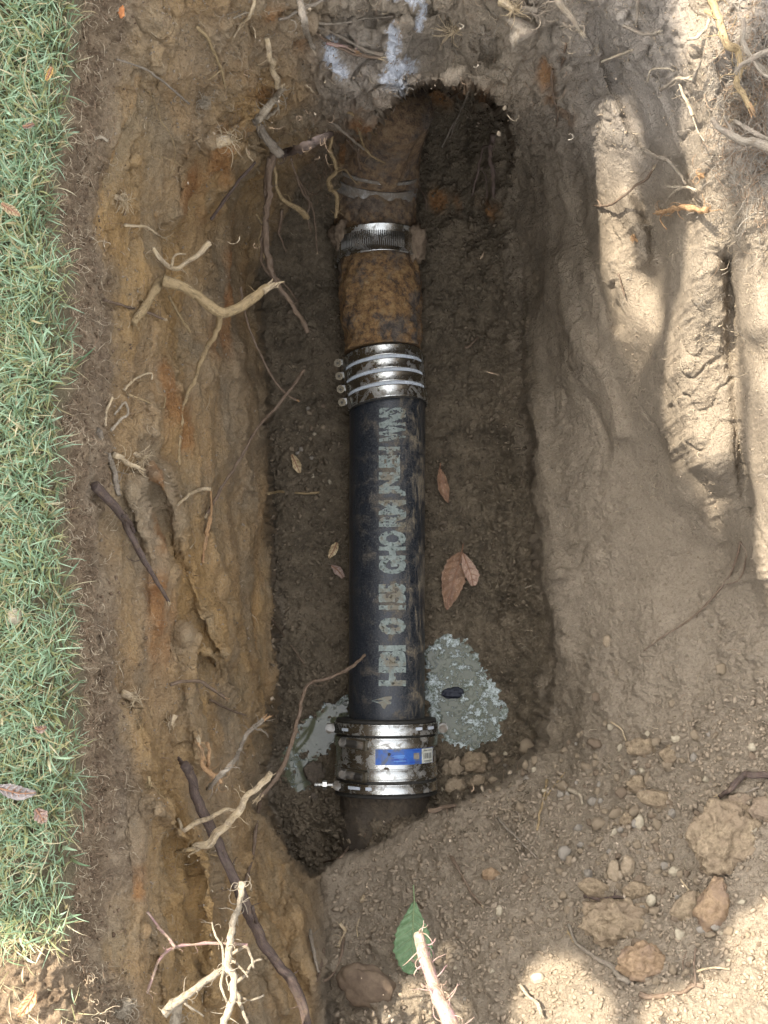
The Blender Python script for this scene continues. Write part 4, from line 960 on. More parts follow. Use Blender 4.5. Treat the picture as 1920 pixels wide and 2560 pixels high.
root('pale slender root above the dark hole beside the sunlit strip', [(1441,404),(1478,404),(1505,412)], 3, 3, 'bright', ('on', .02), [([(1478,404),(1450,420),(1440,440)], 2, 1.4)], 6)
root('hanging thread root left of the cracked grey bank', [(1194,150),(1192,180),(1197,215),(1206,240),(1202,272)], 3, 2.2, 'brown', ('on', .008), (), 6)
root('brown vertical root between the fibrous flap and the grey bank', [(1222,94),(1217,131),(1206,176)], 2.6, 2.6, 'brown', ('on', .008), (), 5)
root('green-grey root stub with frayed white end at the top edge', [(1198,-10),(1218,18),(1236,42),(1252,66)], 9, 5, 'grey', ('on', .02), (), 12, 'bright')
root('straight pale root coming down from the top edge on the grey bank', [(1379,-6),(1378,22),(1374,50)], 4, 3, 'grey', ('on', .01), [([(1378,22),(1388,40),(1396,50)], 2, 1.4)], 6)
root('little forked root in front of the rust coloured top wall', [(1012,1010),(1020,1000)], 1, 1, 'brown', ('on', .002), (), 0) if False else None
for i, (c, r, lab) in enumerate((([(700,2050),(692,2090),(684,2120)], 4, 'flat brown stick standing against the clay lobe at the bottom'), ([(733,1998),(745,2012),(730,2045)], 4.5, 'pale split twig lying on dirt left of the green leaf'),
        ([(742,2020),(738,2060),(722,2100),(700,2120)], 4, 'dry brown frayed twig left of the buried clod'), ([(670,2010),(676,2050),(688,2100)], 5, 'dusty stick in the crease between clay lobe and dirt'))):
    root(lab, c, r, r*.7, ('brown', 'pale', 'brown', 'grey')[i], ('on', .002), (), 5)
root('small chip of pale wood lying on the dirt above left of the green leaf', [(778,1949),(788,1936)], 6, 6, 'pale', ('on', .001), (), 0, name='wood_chip', cat='wood chip')
root('thin yellow sliver of straw left of the green leaf', [(836-60,1985),(771,2005),(773,2025)], 2, 1.2, 'pale', ('on', .002), (), 0, name='straw', cat='straw')
for i, (c, k, lab) in enumerate((([(505,40),(530,28),(548,30)], 'bright', 'tiny white root chip near the top of the upper left bank'), ([(1335,590),(1350,640)], 'brown', 'tiny dark thread root on the left sunlit strip'),
        ([(1240,2035),(1225,2010)], 'tan', 'tiny straw piece left of the big ridged clod'), ([(1135,1270),(1165,1262),(1185,1275)], 'bright', 'thin pale rootlet at the edge of the smooth right ledge'),
        ([(1320,1560),(1342,1575),(1352,1600)], 'pale', 'pale slanted rootlet at the upper rim of the pebble field'), ([(1640,1700),(1610,1712)], 'grey', 'grey rootlet under the thick purple-grey root'),
        ([(1010,1700),(1050,1720)], 'brown', 'thin rootlet on the rim below the clods'), ([(1470,1900),(1490,1925)], 'pale', 'pale rootlet between the biggest clod and the tall brown clod'))):
    root(lab, c, 2, 1.5, k, ('on', .003), (), 2)

root('long thin grey root arching from the topsoil to the nest of root hairs', [(252,128),(285,138),(318,152),(352,176),(385,204),(408,224)], 2, 2.4, 'grey', ('on', .012), (), 5)
root('fine green runner thread dangling on the upper left wall', [(322,196),(338,230),(348,262),(362,280),(376,312),(378,350),(366,386)], 1.3, 1, 'tan', ('on', .012), [([(330,334),(360,342),(388,356),(405,368)], 1, 1)], 2)
root('short pale root pointing right above the V shaped root', [(268,486),(292,488),(315,490),(340,506),(362,518)], 3, 1.6, 'pale', ('on', .012), (), 6)
root('pale half-buried stub below the leaf litter on the upper left wall', [(205,300),(220,297),(234,305)], 4, 3, 'bright', ('on', .002), (), 3)
root('thick dusty root bulging from the wall behind the forked root', [(352,600),(338,622),(320,650),(300,680),(288,700)], 12, 7, 'tan', ('on', .004), (), 14)
root('dangling brown root between the hanging bunch and the stub root', [(610,455),(606,480),(600,505)], 4, 3, 'brown', ('air', .26, .22), [([(604,505),(610,525),(618,545)], 1.6, 1.2)], 5)
root('long faint root lying on the pit floor left of the pipe', [(590,1340),(612,1372),(640,1410),(660,1440)], 1.8, 1.4, 'brown', ('on', .003), (), 4)
root('tiny broken root on the floor right of the rusty pipe', [(1005,752),(1018,744),(1034,728)], 3, 1.6, 'brown', ('on', .003), (), 6)
root('kinked thin root hanging left of the longest dark hanging root', [(552,462),(566,486),(560,512),(562,535),(570,556)], 2.4, 2, 'tan', ('air', .24, .2), (), 5)
root('reddish thread root hanging over the rusty elbow', [(776,318),(773,342),(779,366)], 2, 1.4, 'brown', ('air', .22, .18), [([(748,300),(762,318),(775,334)], 1.6, 1.2)], 5)
root('grey root slanting from the clod tip down over the rusty elbow', [(716,262),(742,285),(765,305),(786,322)], 3.4, 2.4, 'grey', ('air', .34, .26), (), 8)
root('slender brown root hanging in the shadow left of the steel clamp', [(640,378),(655,405),(668,440),(664,470),(672,500)], 2.4, 1.8, 'brown', ('air', .22, .14), [([(655,405),(676,420),(690,415)], 1.6, 1.2)], 8)
# tufts of torn fibre
def tuft(label, u, v, ang, spread, L, n, kind, base=8, lift=.02, cat='torn root', name='torn_root', w=1.2):
    R = random.Random(int(u+v)); mb = MB(); z0 = gz(u, v)+.008; org = PX(u, v, z0)
    a0 = math.radians(ang)
    if base:
        d = Vector((math.cos(a0), math.sin(a0), .2)); rr_ = vr(base, z0)
        tube(mb, [org-d*rr_*2.5, org, org+d*rr_*1.2], (rr_*.9, rr_*.7), 9, 4, .4, 0, int(u), wob=.5)
    for i in range(n):
        a = a0+math.radians(R.gauss(0, spread)); l = vr(L*R.uniform(.4, 1.1), z0)
        d = Vector((math.cos(a), math.sin(a), R.uniform(-.2, .5)*lift*40)).normalized(); e = Vector((-d.y, d.x, R.uniform(-.5, .5)))*R.gauss(0, .28)
        p = org+Vector((R.gauss(0, 1), R.gauss(0, 1), 0))*vr(max(base, 4)*.45, z0)
        r = vr(w*R.uniform(.5, 1.6), z0)
        tube(mb, curly(R, p, d, l, 6, 1.6 if spread >= 60 else .5), (r, r*.35), 4, 2, .2, 0, i)
    for i in range(len(mb.v)): mb.v[i] = mb.v[i]-org
    o = mb.build(name, ROOT[kind]); o.location = org
    return tag(o, label, cat)
tuft('cream splintered root stub with frayed fibres pointing right on the upper left bank', 484, 302, 8, 24, 48, 46, 'pale', 14)
tuft('nest of fine whitish root hairs on the upper left bank', 440, 222, 60, 90, 40, 90, 'bright', 0, .03, 'root hairs', 'root_hair_nest', .7)
tuft('yellow-green spray of torn fibres right of the chalk arrow', 985, 62, 205, 16, 60, 44, 'pale', 8)
tuft('upper tuft of shredded bark at the top right of the cave', 1100, 15, 330, 34, 60, 46, 'pale', 10)
tuft('dark shredded bark bundle at the top edge right of the shredded tuft', 1150, 22, 350, 28, 66, 36, 'grey', 10)
tuft('frayed root end hanging over the pale fibrous flap', 1045, 70, 285, 20, 40, 26, 'grey', 6)
tuft('frayed pale fibres on the left wall above the arched root', 285, 1505, 340, 26, 40, 30, 'pale', 9)
tuft('small frayed pale tuft below the frayed fibres on the left wall', 372, 1560, 250, 40, 28, 24, 'pale', 6)
tuft('frayed fibres of the torn root above the purple-barked root', 300, 985, 335, 24, 44, 34, 'pale', 8)
tuft('broken root end among leaf litter on the upper left wall', 262, 430, 335, 30, 46, 30, 'pale', 8)
tuft('dry frayed fibres hanging on the left wall beside the very thick root head', 322, 1690, 275, 22, 50, 26, 'tan', 5)
tuft('sunlit frizzy clump of rootlets at the bottom left corner of the pit', 270, 2178, 60, 75, 55, 90, 'bright', 16, .03, 'root hairs', 'root_clump', 1.1)
LITBIG = []
for (u, v) in ((262,2175),(285,2160),(300,2190),(265,2200),(330,2195),(372,2190),(395,2200),(355,2205),(420,2195)):
    LITBIG.append(PX(u, v, gz(u, v)+.02))
tuft('sunlit knotted root head at the bottom edge', 375, 2195, 80, 80, 30, 60, 'bright', 22, .03, 'root', 'root_knot', 1.1)
tuft('orange spidery rootlets at the right sunlit strip', 1512, 378, 150, 70, 26, 22, 'orange', 4, .02, 'root hairs', 'root_hairs_tuft', 1)
tuft('orange spidery rootlets low on the left sunlit strip', 1370, 515, 150, 80, 24, 22, 'orange', 4, .02, 'root hairs', 'root_hairs_tuft', 1)
# pale fibrous flap beside the cave
mb = MB(); fl_ = [(1092,42),(1118,36),(1150,52),(1162,66),(1140,82),(1124,92),(1108,106),(1100,84),(1104,62)]
cz = gz(1120, 66)+.035; org = PX(1120, 66, cz)
n_ = len(fl_)
for h_ in (0, -.006):
    mb.v.append(PX(1122, 66, cz+h_+.008)-org)
    for p in fl_: mb.v.append(PX(p[0], p[1], cz+h_+.004*math.sin(p[0]*.3))-org)
for k in range(n_):
    k2 = (k+1) % n_; mb.f += [(0, 1+k2, 1+k), (n_+1, n_+2+k, n_+2+k2), (1+k, 1+k2, n_+2+k2, n_+2+k)]
mb.m = [0]*len(mb.f); mb.bark = [(v.x, v.y, 0) for v in mb.v]
o = mb.build('bark_flap', ROOT['grey']); o.location = org; tag(o, 'pale fibrous flap of bark hanging at the upper right of the cave', 'bark')

# fine root hairs everywhere in the banks : nobody could count them
def strands(name, mats, items):
    mb = MB()
    for (p, d, l, r, mi) in items:
        d2 = d.copy(); pts = [p.copy()]; ax_ = Vector((random.gauss(0, .5), random.gauss(0, .5), random.gauss(0, 1)))
        for _k in range(5): d2 = (d2+ax_.cross(d2)*.5+Vector((random.gauss(0, 1), random.gauss(0, 1), random.gauss(0, .7)))*.3).normalized(); pts.append(pts[-1]+d2*l*.2)
        base = len(mb.v)
        for k, q_ in enumerate(pts):
            for j in range(3):
                a = j*2.094; mb.v.append(q_+Vector((math.cos(a)*r, math.sin(a)*r, .5*r*math.sin(a*2)))*(1-.14*k))
        for k in range(5):
            for j in range(3):
                j2 = (j+1) % 3; mb.f.append((base+k*3+j, base+k*3+j2, base+(k+1)*3+j2, base+(k+1)*3+j)); mb.m.append(mi)
    o = mb.build(name, mats); o['kind'] = 'stuff'; return o
HM_ = [simple('hair_pale', (.36,.28,.18), (.50,.41,.29), 80), simple('hair_brown', (.20,.135,.085), (.32,.22,.14), 80), simple('hair_grey', (.22,.19,.15), (.34,.30,.24), 80)]
items = []
def hair(u, v, l, r, mi, ang=None, up=.5):
    z = gz(u, v); a = random.uniform(0, 6.28) if ang is None else math.radians(ang+random.gauss(0, 40))
    items.append((PX(u, v, z+.001), Vector((math.cos(a), math.sin(a), random.uniform(-.2, 1)*up)).normalized(), l, r, mi))
for _ in range(3800):      # torn edge under the lawn
    v = random.uniform(-40, 2260)
    if mnoise.noise(Vector((v/30, 2, 0))) < random.uniform(-.3, .35): continue
    hair(float(gedge(v))+random.uniform(-14, 105)*random.random(), v, random.uniform(.005, .020), random.uniform(.00025, .0006), random.choice((0, 1, 1, 0)), None, .4)
for _ in range(900):       # left wall
    v = random.uniform(0, 2212); hair(random.uniform(float(gedge(v))+40, 560), v, random.uniform(.006, .022), random.uniform(.0002, .0005), random.choice((0, 1, 1)))
for _ in range(1500):      # tangle at the right edge
    u = 1659-abs(random.gauss(0, 55)); v = random.gauss(240, 110)
    if -40 < v < 620: hair(u, v, random.uniform(.012, .034), random.uniform(.0002, .0005), random.choice((2, 2, 1, 1)), None, .5)
for _ in range(700):      # right bank
    u = random.uniform(1180, 1690); v = random.uniform(-30, 1150); hair(u, v, random.uniform(.005, .016), random.uniform(.0002, .0005), random.choice((0, 2)), None, .7)
for _ in range(200):
    u = random.gauss(1560, 40); v = random.uniform(0, 820); hair(u, v, random.uniform(.006, .018), random.uniform(.0002, .0005), random.choice((0, 2)), None, .8)
for _ in range(700):       # upper bank and cave roof
    hair(random.uniform(420, 1250), random.uniform(-30, 320), random.uniform(.005, .02), random.uniform(.0002, .0005), random.choice((0, 1, 1, 2)), -90 if random.random() < .6 else None)
for _ in range(420): hair(random.gauss(690, 26), random.gauss(345, 40), random.uniform(.006, .022), random.uniform(.0002, .0005), 1, -90, .4)
for _ in range(700):       # pit floor and dirt
    hair(random.uniform(600, 1150), random.uniform(500, 1850), random.uniform(.004, .016), random.uniform(.0002, .0004), random.choice((0, 1, 1)), None, .3)
for _ in range(900): hair(random.uniform(720, 1690), random.uniform(1350, 2240), random.uniform(.004, .018), random.uniform(.0002, .0005), random.choice((0, 1, 2)), None, .3)
strands('root_hairs', HM_, items)

# ------------------------------------------------------------------ clods and stones
def rock(label, u, v, ru, rv, m, seed, name='clod', cat='clod of earth', sink=.35, hh=.55, amp=.35, sub=4, rot=0, z=None, group=None, fr=1.6):
    z0 = gz(u, v) if z is None else z; s = K*(HC-z0)
    mb = MB(); blob(mb, Vector((0, 0, 0)), ru*s, rv*s, min(ru, rv)*s*hh, seed, sub, amp, fr)
    o = mb.build(name, m); o.location = PX(u, v, z0+min(ru, rv)*s*hh*(1-2*sink)*1.1); o.rotation_euler = (random.uniform(-.1, .1), random.uniform(-.1, .1), rot)
    return tag(o, label, cat, group)
rock('biggest flat clod, at the right edge of the dirt slope', 1572, 1812, 82, 76, M_CLOD, 3, amp=.34, sub=5, hh=.45, fr=2.2)
rock('big ridged clod in the lower right, above the reddish clod', 1337, 1998, 76, 54, M_CLOD, 8, amp=.40, sub=5, hh=.6, rot=-.25, fr=2.2)
rock('rounded reddish clod just below the big ridged clod', 1388, 2080, 50, 40, M_CLODR, 12, amp=.30, sub=5, hh=.7, fr=2.4)
rock('tall brown clod with a rusty right face, below the biggest clod', 1540, 1962, 34, 58, M_CLODR, 17, amp=.34, sub=4, hh=.8, rot=-.2)
rock('grey wedge clod leaning on the tall brown clod', 1492, 1958, 40, 30, M_CLOD, 21, amp=.3, rot=.4)
rock('long flat clod above the biggest clod', 1422, 1728, 44, 20, M_CLOD, 23, amp=.35, rot=-.3)
rock('lumpy yellowish clod above the long flat clod', 1375, 1695, 22, 20, M_CLOD, 27)
rock('broad low clod at the top of the pebble field', 1392, 1616, 40, 20, M_CLOD, 31, amp=.35, rot=-.1)
rock('brown clod right of the broad low clod', 1448, 1630, 20, 19, M_CLOD, 33)
rock('flat wedge clod above left of the big ridged clod', 1290, 1925, 40, 22, M_CLOD, 35, rot=-.4, amp=.3)
rock('tapered clod right of the dark bent root', 1378, 1928, 34, 22, M_CLOD, 37)
rock('dark rounded clod above the biggest clod at the right edge', 1598, 1738, 32, 24, M_PEB[2], 39)
rock('dark clod cut by the right edge above the biggest clod', 1652, 1748, 30, 28, M_PEB[2], 41)
rock('buried smooth dark clod at the bottom beside the clay lobe', 790, 2130, 60, 46, simple('clod_dark', (.09,.062,.042), (.16,.115,.075), 60, .9, .003, .5), 43, amp=.22, rot=-.5, hh=.6, sub=4)
rock('yellowish stone lying alone on the dirt above the green leaf', 1060, 1889, 19, 14, M_CLODR, 45, 'stone', 'stone', hh=.8, amp=.25)
rock('brown clod touching the lower right end of the wide coupling', 968, 1662, 15, 18, M_PEB[0], 47)
rock('largest brown clod by the wide coupling, next to its foot', 984, 1700, 23, 20, M_PEB[0], 49, sub=4, amp=.25, hh=.8)
rock('round brown clod upper right of the wide coupling foot', 985, 1660, 18, 21, M_PEB[0], 51, hh=.8)
rock('lumpy clod on the rim right of the brown clods', 1025, 1648, 28, 24, M_CLOD, 53)
rock('small clod on the rim below the lumpy clod', 1034, 1690, 17, 15, M_PEB[0], 55)
rock('oval tan stone, left one of the upright pair above the big ridged clod', 1326, 1884, 14, 27, M_PEB[0], 57, 'stone', 'stone', hh=.9, amp=.18)
rock('oval tan stone, right one of the upright pair above the big ridged clod', 1356, 1872, 15, 23, M_PEB[0], 59, 'stone', 'stone', hh=.9, amp=.18)
rock('pale pear shaped stone left of the biggest clod', 1381, 1777, 11, 16, M_PEB[3], 61, 'stone', 'stone', hh=.9, amp=.15)
rock('angular brown stone beside the pale pear shaped stone', 1355, 1775, 16, 18, M_CLOD, 63, 'stone', 'stone', hh=.9)
rock('white round stone at the right edge above the purple-grey root', 1625, 1614, 9, 10, M_PEB[3], 65, 'stone', 'stone', hh=.9, amp=.12)
rock('pale oval stone in the sun edge at the bottom dirt', 1161, 2113, 15, 12, M_PEB[3], 67, 'stone', 'stone', hh=.8, amp=.12)
rock('pale oval stone right of the dark bent root', 1407, 1945, 11, 14, M_PEB[3], 69, 'stone', 'stone', hh=.9, amp=.12)
rock('pale angular stone between the two big clods', 1457, 1883, 12, 11, M_PEB[3], 71, 'stone', 'stone', hh=.9, amp=.2)
rock('small white stone at the left rim of the pebble field', 1079, 1968, 8, 12, M_PEB[3], 73, 'stone', 'stone', hh=.8, amp=.12)
rock('flat tan stone at the upper rim of the pebble field', 1462, 1598, 13, 8, M_PEB[3], 75, 'stone', 'stone', rot=-.3)
rock('pale stone lying in the lawn near the left edge', 32, 1332, 16, 18, M_PEB[3], 77, 'stone', 'stone', hh=.9, amp=.22, z=.735)
rock('black wet stone in the right puddle', 977, 1497, 24, 12, simple('stone_black', (.010,.012,.020), (.022,.025,.035), 200, .5, .002, .8), 79, 'stone', 'stone', amp=.35, hh=.5, z=-.053)
rock('flat brown stone on the floor below the lower pipe', 763, 1812, 14, 12, M_PEB[0], 81, 'stone', 'stone', amp=.15)
rock('oval stone embedded in the smooth right ledge', 1311, 1385, 9, 13, M_PEB[0], 83, 'stone', 'stone', amp=.12)
rock('grey lump standing in the left puddle beside the screw rod', 790-5-105, 1668, 22, 22, M_PEB[4], 85, 'clod', 'clod of earth', z=-.05)
rock('small dark clod at the lower left rim of the left puddle', 828-105-55+10, 1722, 9, 9, M_PEB[4], 87, 'clod', 'clod of earth')
rock('orange brick chip on the topsoil near the top left', 263, 26, 7, 13, simple('brick_chip', (.42,.14,.05), (.60,.26,.10), 200), 89, 'brick_chip', 'brick chip', sub=3)
# pebbles
MARKS = [(1337,1998,80,'big ridged clod'),(1572,1812,85,'biggest flat clod'),(1388,2080,50,'rounded reddish clod'),(1540,1962,50,'tall brown clod'),(1422,1728,40,'long flat clod'),(1392,1616,40,'broad low clod'),
 (1341,1878,30,'upright pair of oval stones'),(1381,1777,14,'pale pear shaped stone'),(1060,1889,20,'yellowish lone stone'),(895,2030,45,'green leaf'),(1250,1716,18,'bone-white little root'),(1176,1725,15,'tan forked stick'),
 (1600,1690,40,'purple-grey root at the right edge'),(1010,1680,50,'brown clods beside the wide coupling'),(1005,1885,30,'dark twig with pale bark patches'),(790,2130,60,'buried dark clod'),(1118,1812,40,'grey diagonal twig'),
 (724,1190,20,'small yellow-brown leaf'),(638,1002,20,'crumpled tan leaf'),(648,832,20,'crossing of the two long twigs'),(635,1064,30,'level stick on the pit floor'),(1530,1440,60,'hair-thin root on the right slope'),(1335,1585,20,'pale slanted rootlet'),(1440,2140,60,'dusty root near the bottom'),(1265,2050,30,'grey curving root'),(1150,2150,30,'splintered twig in the sun')]
def where(u, v):
    d, m = min(((math.hypot(u-a, v-b)-r, (a, b, r, n)) for a, b, r, n in MARKS), key=lambda t: t[0])
    a, b, r, n = m; dx, dy = u-a, v-b
    hz = 'right' if dx > 0 else 'left'; vt = 'below' if dy > 0 else 'above'
    w = hz+' of' if abs(dx) > 2.2*abs(dy) else vt if abs(dy) > 2.2*abs(dx) else vt+' '+hz+' of'
    return ('close ' if d < 22 else '' if d < 70 else 'well ')+w+' the '+n
protos = []
def pebmesh(seed, sub, amp):
    mb = MB(); blob(mb, Vector((0, 0, 0)), 1, 1, .72, seed, sub, amp, 1.3); me_ = bpy.data.meshes.new('pebble'); me_.from_pydata([tuple(v) for v in mb.v], [], mb.f); me_.polygons.foreach_set('use_smooth', [True]*len(me_.polygons)); return me_
for s in range(10):
    for mi in (0, 1, 2, 3, 4):
        if (s+mi) % 2 and mi > 2: continue
        m_ = pebmesh(s*7+mi, 2, .62); m_.materials.append(M_PEB[mi]); protos.append((mi, m_))
cols_ = {0: 'tan', 1: 'grey', 2: 'brown', 3: 'pale', 4: 'dark'}
pts_ = []; tries = 0
def place_ok(u, v, r):
    for a, b, c in pts_:
        if (a-u)**2+(b-v)**2 < ((c+r)*.85)**2: return False
    return True
for (ox, oy, sx, sy, n, rlo, rhi, region) in ((1380,1790,160,215,145,6,15,'in the pebble field on the right dirt slope'), (1230,1640,120,90,34,4,9,'on the upper edge of the dirt slope'), (1560,2050,80,80,30,4,10,'near the lower right corner'), (950,2080,140,90,26,3.5,8,'on the bare dirt round the green leaf'), (660,950,45,110,26,3,7,'on the pit floor left of the pipe'), (1000,1690,70,30,18,4,10,'on the rim beside the wide coupling')):
    k = 0
    for _ in range(n*8):
        if k >= n: break
        u, v = random.gauss(ox, sx*.6), random.gauss(oy, sy*.6)
        r = rlo+(rhi-rlo)*random.random()**2.2
        if not (0 < u < 1650 and 0 < v < 2205) or not place_ok(u, v, r): continue
        if 740 < u < 925 and v < 1720: continue
        pts_.append((u, v, r)); k += 1
        pal = (0, 0, 0, 1, 2, 0, 3, 0, 2, 0) if region[3:6] != 'pit' else (2, 4, 4, 0)
        mi = random.choice(pal); m_ = random.choice([m for q_, m in protos if q_ == mi])
        o = bpy.data.objects.new('pebble', m_); COL.objects.link(o); z0 = gz(u, v); s = K*(HC-z0)*r
        o.scale = (s*random.uniform(.8, 1.25), s*random.uniform(.8, 1.25), s*random.uniform(.7, 1)); o.rotation_euler = (random.uniform(-.4, .4), random.uniform(-.4, .4), random.uniform(0, 6.28))
        o.location = PX(u, v, z0+s*.40)
        tag(o, '%s %s pebble %s' % ('tiny' if r < 5 else 'small' if r < 7.5 else 'middling' if r < 10.5 else 'large', cols_[mi], where(u, v)), 'pebble', 'loose pebbles in and round the pit')
# countless crumbs of soil
ico = MB(); blob(ico, Vector((0, 0, 0)), 1, 1, .72, 5, 1, .7); IV = np.array([tuple(v) for v in ico.v]); IF = np.array(ico.f)
def crumbs(name, spots, m):
    n = len(spots); sp_ = np.array(spots); ang = rng.uniform(0, 6.28, n); c, s = np.cos(ang), np.sin(ang)
    sc = sp_[:, 3:4]*rng.uniform(.7, 1.3, (n, 3)); v = IV[None]*sc[:, None, :]*(1+.25*rng.normal(size=(n, len(IV), 1)).clip(-1, 1))
    x = v[..., 0]*c[:, None]-v[..., 1]*s[:, None]; y = v[..., 0]*s[:, None]+v[..., 1]*c[:, None]
    v = np.stack([x, y, v[..., 2]], -1)+sp_[:, None, :3]; f = (IF[None]+(np.arange(n)*len(IV))[:, None, None]).reshape(-1, 3)
    me_ = bpy.data.meshes.new(name); me_.vertices.add(n*len(IV)); me_.vertices.foreach_set('co', v.reshape(-1).astype(np.float32))
    me_.loops.add(f.size); me_.loops.foreach_set('vertex_index', f.reshape(-1).astype(np.int32)); me_.polygons.add(len(f)); me_.polygons.foreach_set('loop_start', (np.arange(len(f))*3).astype(np.int32))
    me_.polygons.foreach_set('use_smooth', np.ones(len(f), bool)); me_.update(calc_edges=True); me_.materials.append(m)
    o = bpy.data.objects.new(name, me_); COL.objects.link(o); o['kind'] = 'stuff'; return o
def crumb_spots(n, fn, rlo, rhi):
    out = []
    while len(out) < n:
        u, v = fn()
        if not (-60 < u < 1720 and -60 < v < 2270): continue
        z = gz(u, v); r = (rlo+(rhi-rlo)*random.random()**3)*K*(HC-z); p = PX(u, v, z+r*.35); out.append((p.x, p.y, p.z, r))
    return out
def f_dirt():
    while True:
        u = random.uniform(720, 1720); v = random.uniform(1350, 2270)
        dens = mnoise.noise(Vector((u/120, v/120, 2)))+.2
        lim = 1560-(u-1200)*.25
        if v > lim and (v > 1890-(u-700)*.45) and random.random() < .55+dens: return u, v
def f_floor(): return (random.uniform(585, 750) if random.random() < .5 else random.uniform(925, 1140)), random.uniform(600, 1800)
def f_cave(): return random.uniform(900, 1120), random.uniform(200, 620)
def f_low():
    while True:
        u, v = random.uniform(600, 1000), random.uniform(1720, 1870)
        if float(poly_sd(np.array([u]), np.array([v]), FLOOR)[0]) > 12: return u, v
def f_top():
    v = random.uniform(-40, 2260); return float(gedge(v))+abs(random.gauss(0, 50)), v
def f_mid(): return random.uniform(1190, 1690), random.uniform(700, 1650)
def f_left():
    v = random.uniform(-40, 2200); return random.uniform(float(gedge(v))+60, 560), v
def f_bank(): return random.uniform(300, 1690), random.uniform(-40, 300)
crumbs('soil_crumbs', crumb_spots(7500, f_dirt, 1.2, 6.5)+crumb_spots(1600, f_bank, 1, 3.6)+crumb_spots(1500, f_mid, .9, 3)+crumb_spots(900, f_dirt, 3, 9)+crumb_spots(1200, f_left, .9, 3.2), simple('crumb_tan', (.17,.130,.088), (.29,.230,.160), 60, .95, .001, .4, (.24,.19,.135)))
crumbs('floor_crumbs', crumb_spots(4200, f_floor, 1.2, 6)+crumb_spots(500, f_low, 1.5, 7)+crumb_spots(900, f_cave, 1.2, 5), simple('crumb_dark', (.07,.054,.036), (.19,.148,.098), 60, .9, .001, .4, (.12,.092,.062)))
crumbs('topsoil_crumbs', crumb_spots(1800, f_top, 1, 4.5), simple('crumb_topsoil', (.08,.05,.03), (.20,.14,.09), 60, .95, .001, .4, (.13,.09,.055)))

# ------------------------------------------------------------------ leaves
def leafmat(name, c1, c2, c3, sc=70):
    m, nt, b = mat(name); g = NT(nt); co = g.coord('Object'); n = g.noise(co, sc, 5, .65); n2 = g.noise(co, sc*5, 3)
    c = g.mix(g.mr(n, .35, .65), c1, c2); c = g.mix(g.mr(n2, .55, .7), c, c3); g.l(c, b.inputs['Base Color']); b.inputs['Roughness'].default_value = .6
    g.l(g.bump(n2, .3, .0006), b.inputs['Normal']); return m
def leaf(label, pts, width, m, mv, h=.008, curl=.25, z=None, name='leaf', stem=None, cat='leaf', veins=7, seed=0, mode=None):
    """pts: stem end .. tip along the midrib; width profile in picture units"""
    R = random.Random(seed+int(pts[0][0])); zc = (gz(*pts[len(pts)//2])+h) if z is None else z
    cl = catmull([PX(u, v, zc+(0 if mode is None else mode[i])) for i, (u, v) in enumerate(pts)], 8); n = len(cl); s = K*(HC-zc); org = cl[n//2].copy()
    mb = MB(); W = 8
    for k, c in enumerate(cl):
        t = k/(n-1); d = (cl[min(k+1, n-1)]-cl[max(k-1, 0)]).normalized(); sd_ = Vector((d.y, -d.x, 0)).normalized()
        wl_ = float(np.interp(t, np.linspace(0, 1, len(width[0])), width[0]))*s; wr_ = float(np.interp(t, np.linspace(0, 1, len(width[1])), width[1]))*s
        for j in range(-W, W+1):
            f = j/W; w = (wl_ if j < 0 else wr_)*(1+.06*math.sin(k*2.1+j)*(abs(f) > .9))
            zz = abs(f)**1.6*curl*w + .0012*math.sin(k*1.6-abs(j)*.9)*(abs(f)) + .0015*mnoise.noise(Vector((k*.4, j*.4, seed)))
            mb.v.append(c+sd_*f*w+Vector((0, 0, zz))-org)
    for k in range(n-1):
        for j in range(2*W): a = k*(2*W+1)+j; mb.f.append((a, a+1, a+2*W+2, a+2*W+1)); mb.m.append(0)
    o = mb.build(name, m); o.location = org; tag(o, label, cat)
    sm = o.modifiers.new('thick', 'SOLIDIFY'); sm.thickness = .0005
    vb = MB(); tube(vb, [c-org+Vector((0, 0, .0008)) for c in cl[::4]], (.0011, .0004), 5, 3, .05, 0, 1)
    if stem:
        tube(vb, [PX(u, v, zc+dz)-org for u, v, dz in stem]+[cl[0]-org], (.0009, .0009), 5, 4, .05, 0, 2)
    for q_ in range(1, veins):
        k = int(n*(.08+.8*q_/veins)); c = cl[k]; d = (cl[min(k+1, n-1)]-cl[k-1]).normalized(); sd_ = Vector((d.y, -d.x, 0)).normalized(); t = k/(n-1)
        for sg, wp in ((-1, width[0]), (1, width[1])):
            w = float(np.interp(min(1, t+.1), np.linspace(0, 1, len(wp)), wp))*s*.85
            e = c+sd_*sg*w+d*w*.7+Vector((0, 0, curl*w*.75+.0008)); tube(vb, [c-org+Vector((0, 0, .0006)), (c+e)/2-org+Vector((0, 0, -.0002)), e-org], (.0005, .0002), 4, 2, .05, 0, 3)
    vb.build('vein', mv, o); return o
LG = leafmat('leaf_green', (.075,.135,.055), (.13,.21,.095), (.16,.22,.12)); LGV = simple('leaf_vein_green', (.16,.21,.10), (.22,.27,.14), 100)
LB = leafmat('leaf_brown', (.12,.062,.032), (.26,.15,.085), (.34,.22,.14)); LBV = simple('leaf_vein_brown', (.20,.10,.06), (.30,.17,.10), 100)
LT = leafmat('leaf_tan', (.34,.24,.12), (.50,.38,.22), (.55,.45,.30)); LGY = leafmat('leaf_grey', (.17,.14,.12), (.28,.24,.22), (.33,.28,.26)); LPK = leafmat('leaf_dull_pink', (.22,.14,.11), (.32,.23,.18), (.36,.28,.2))
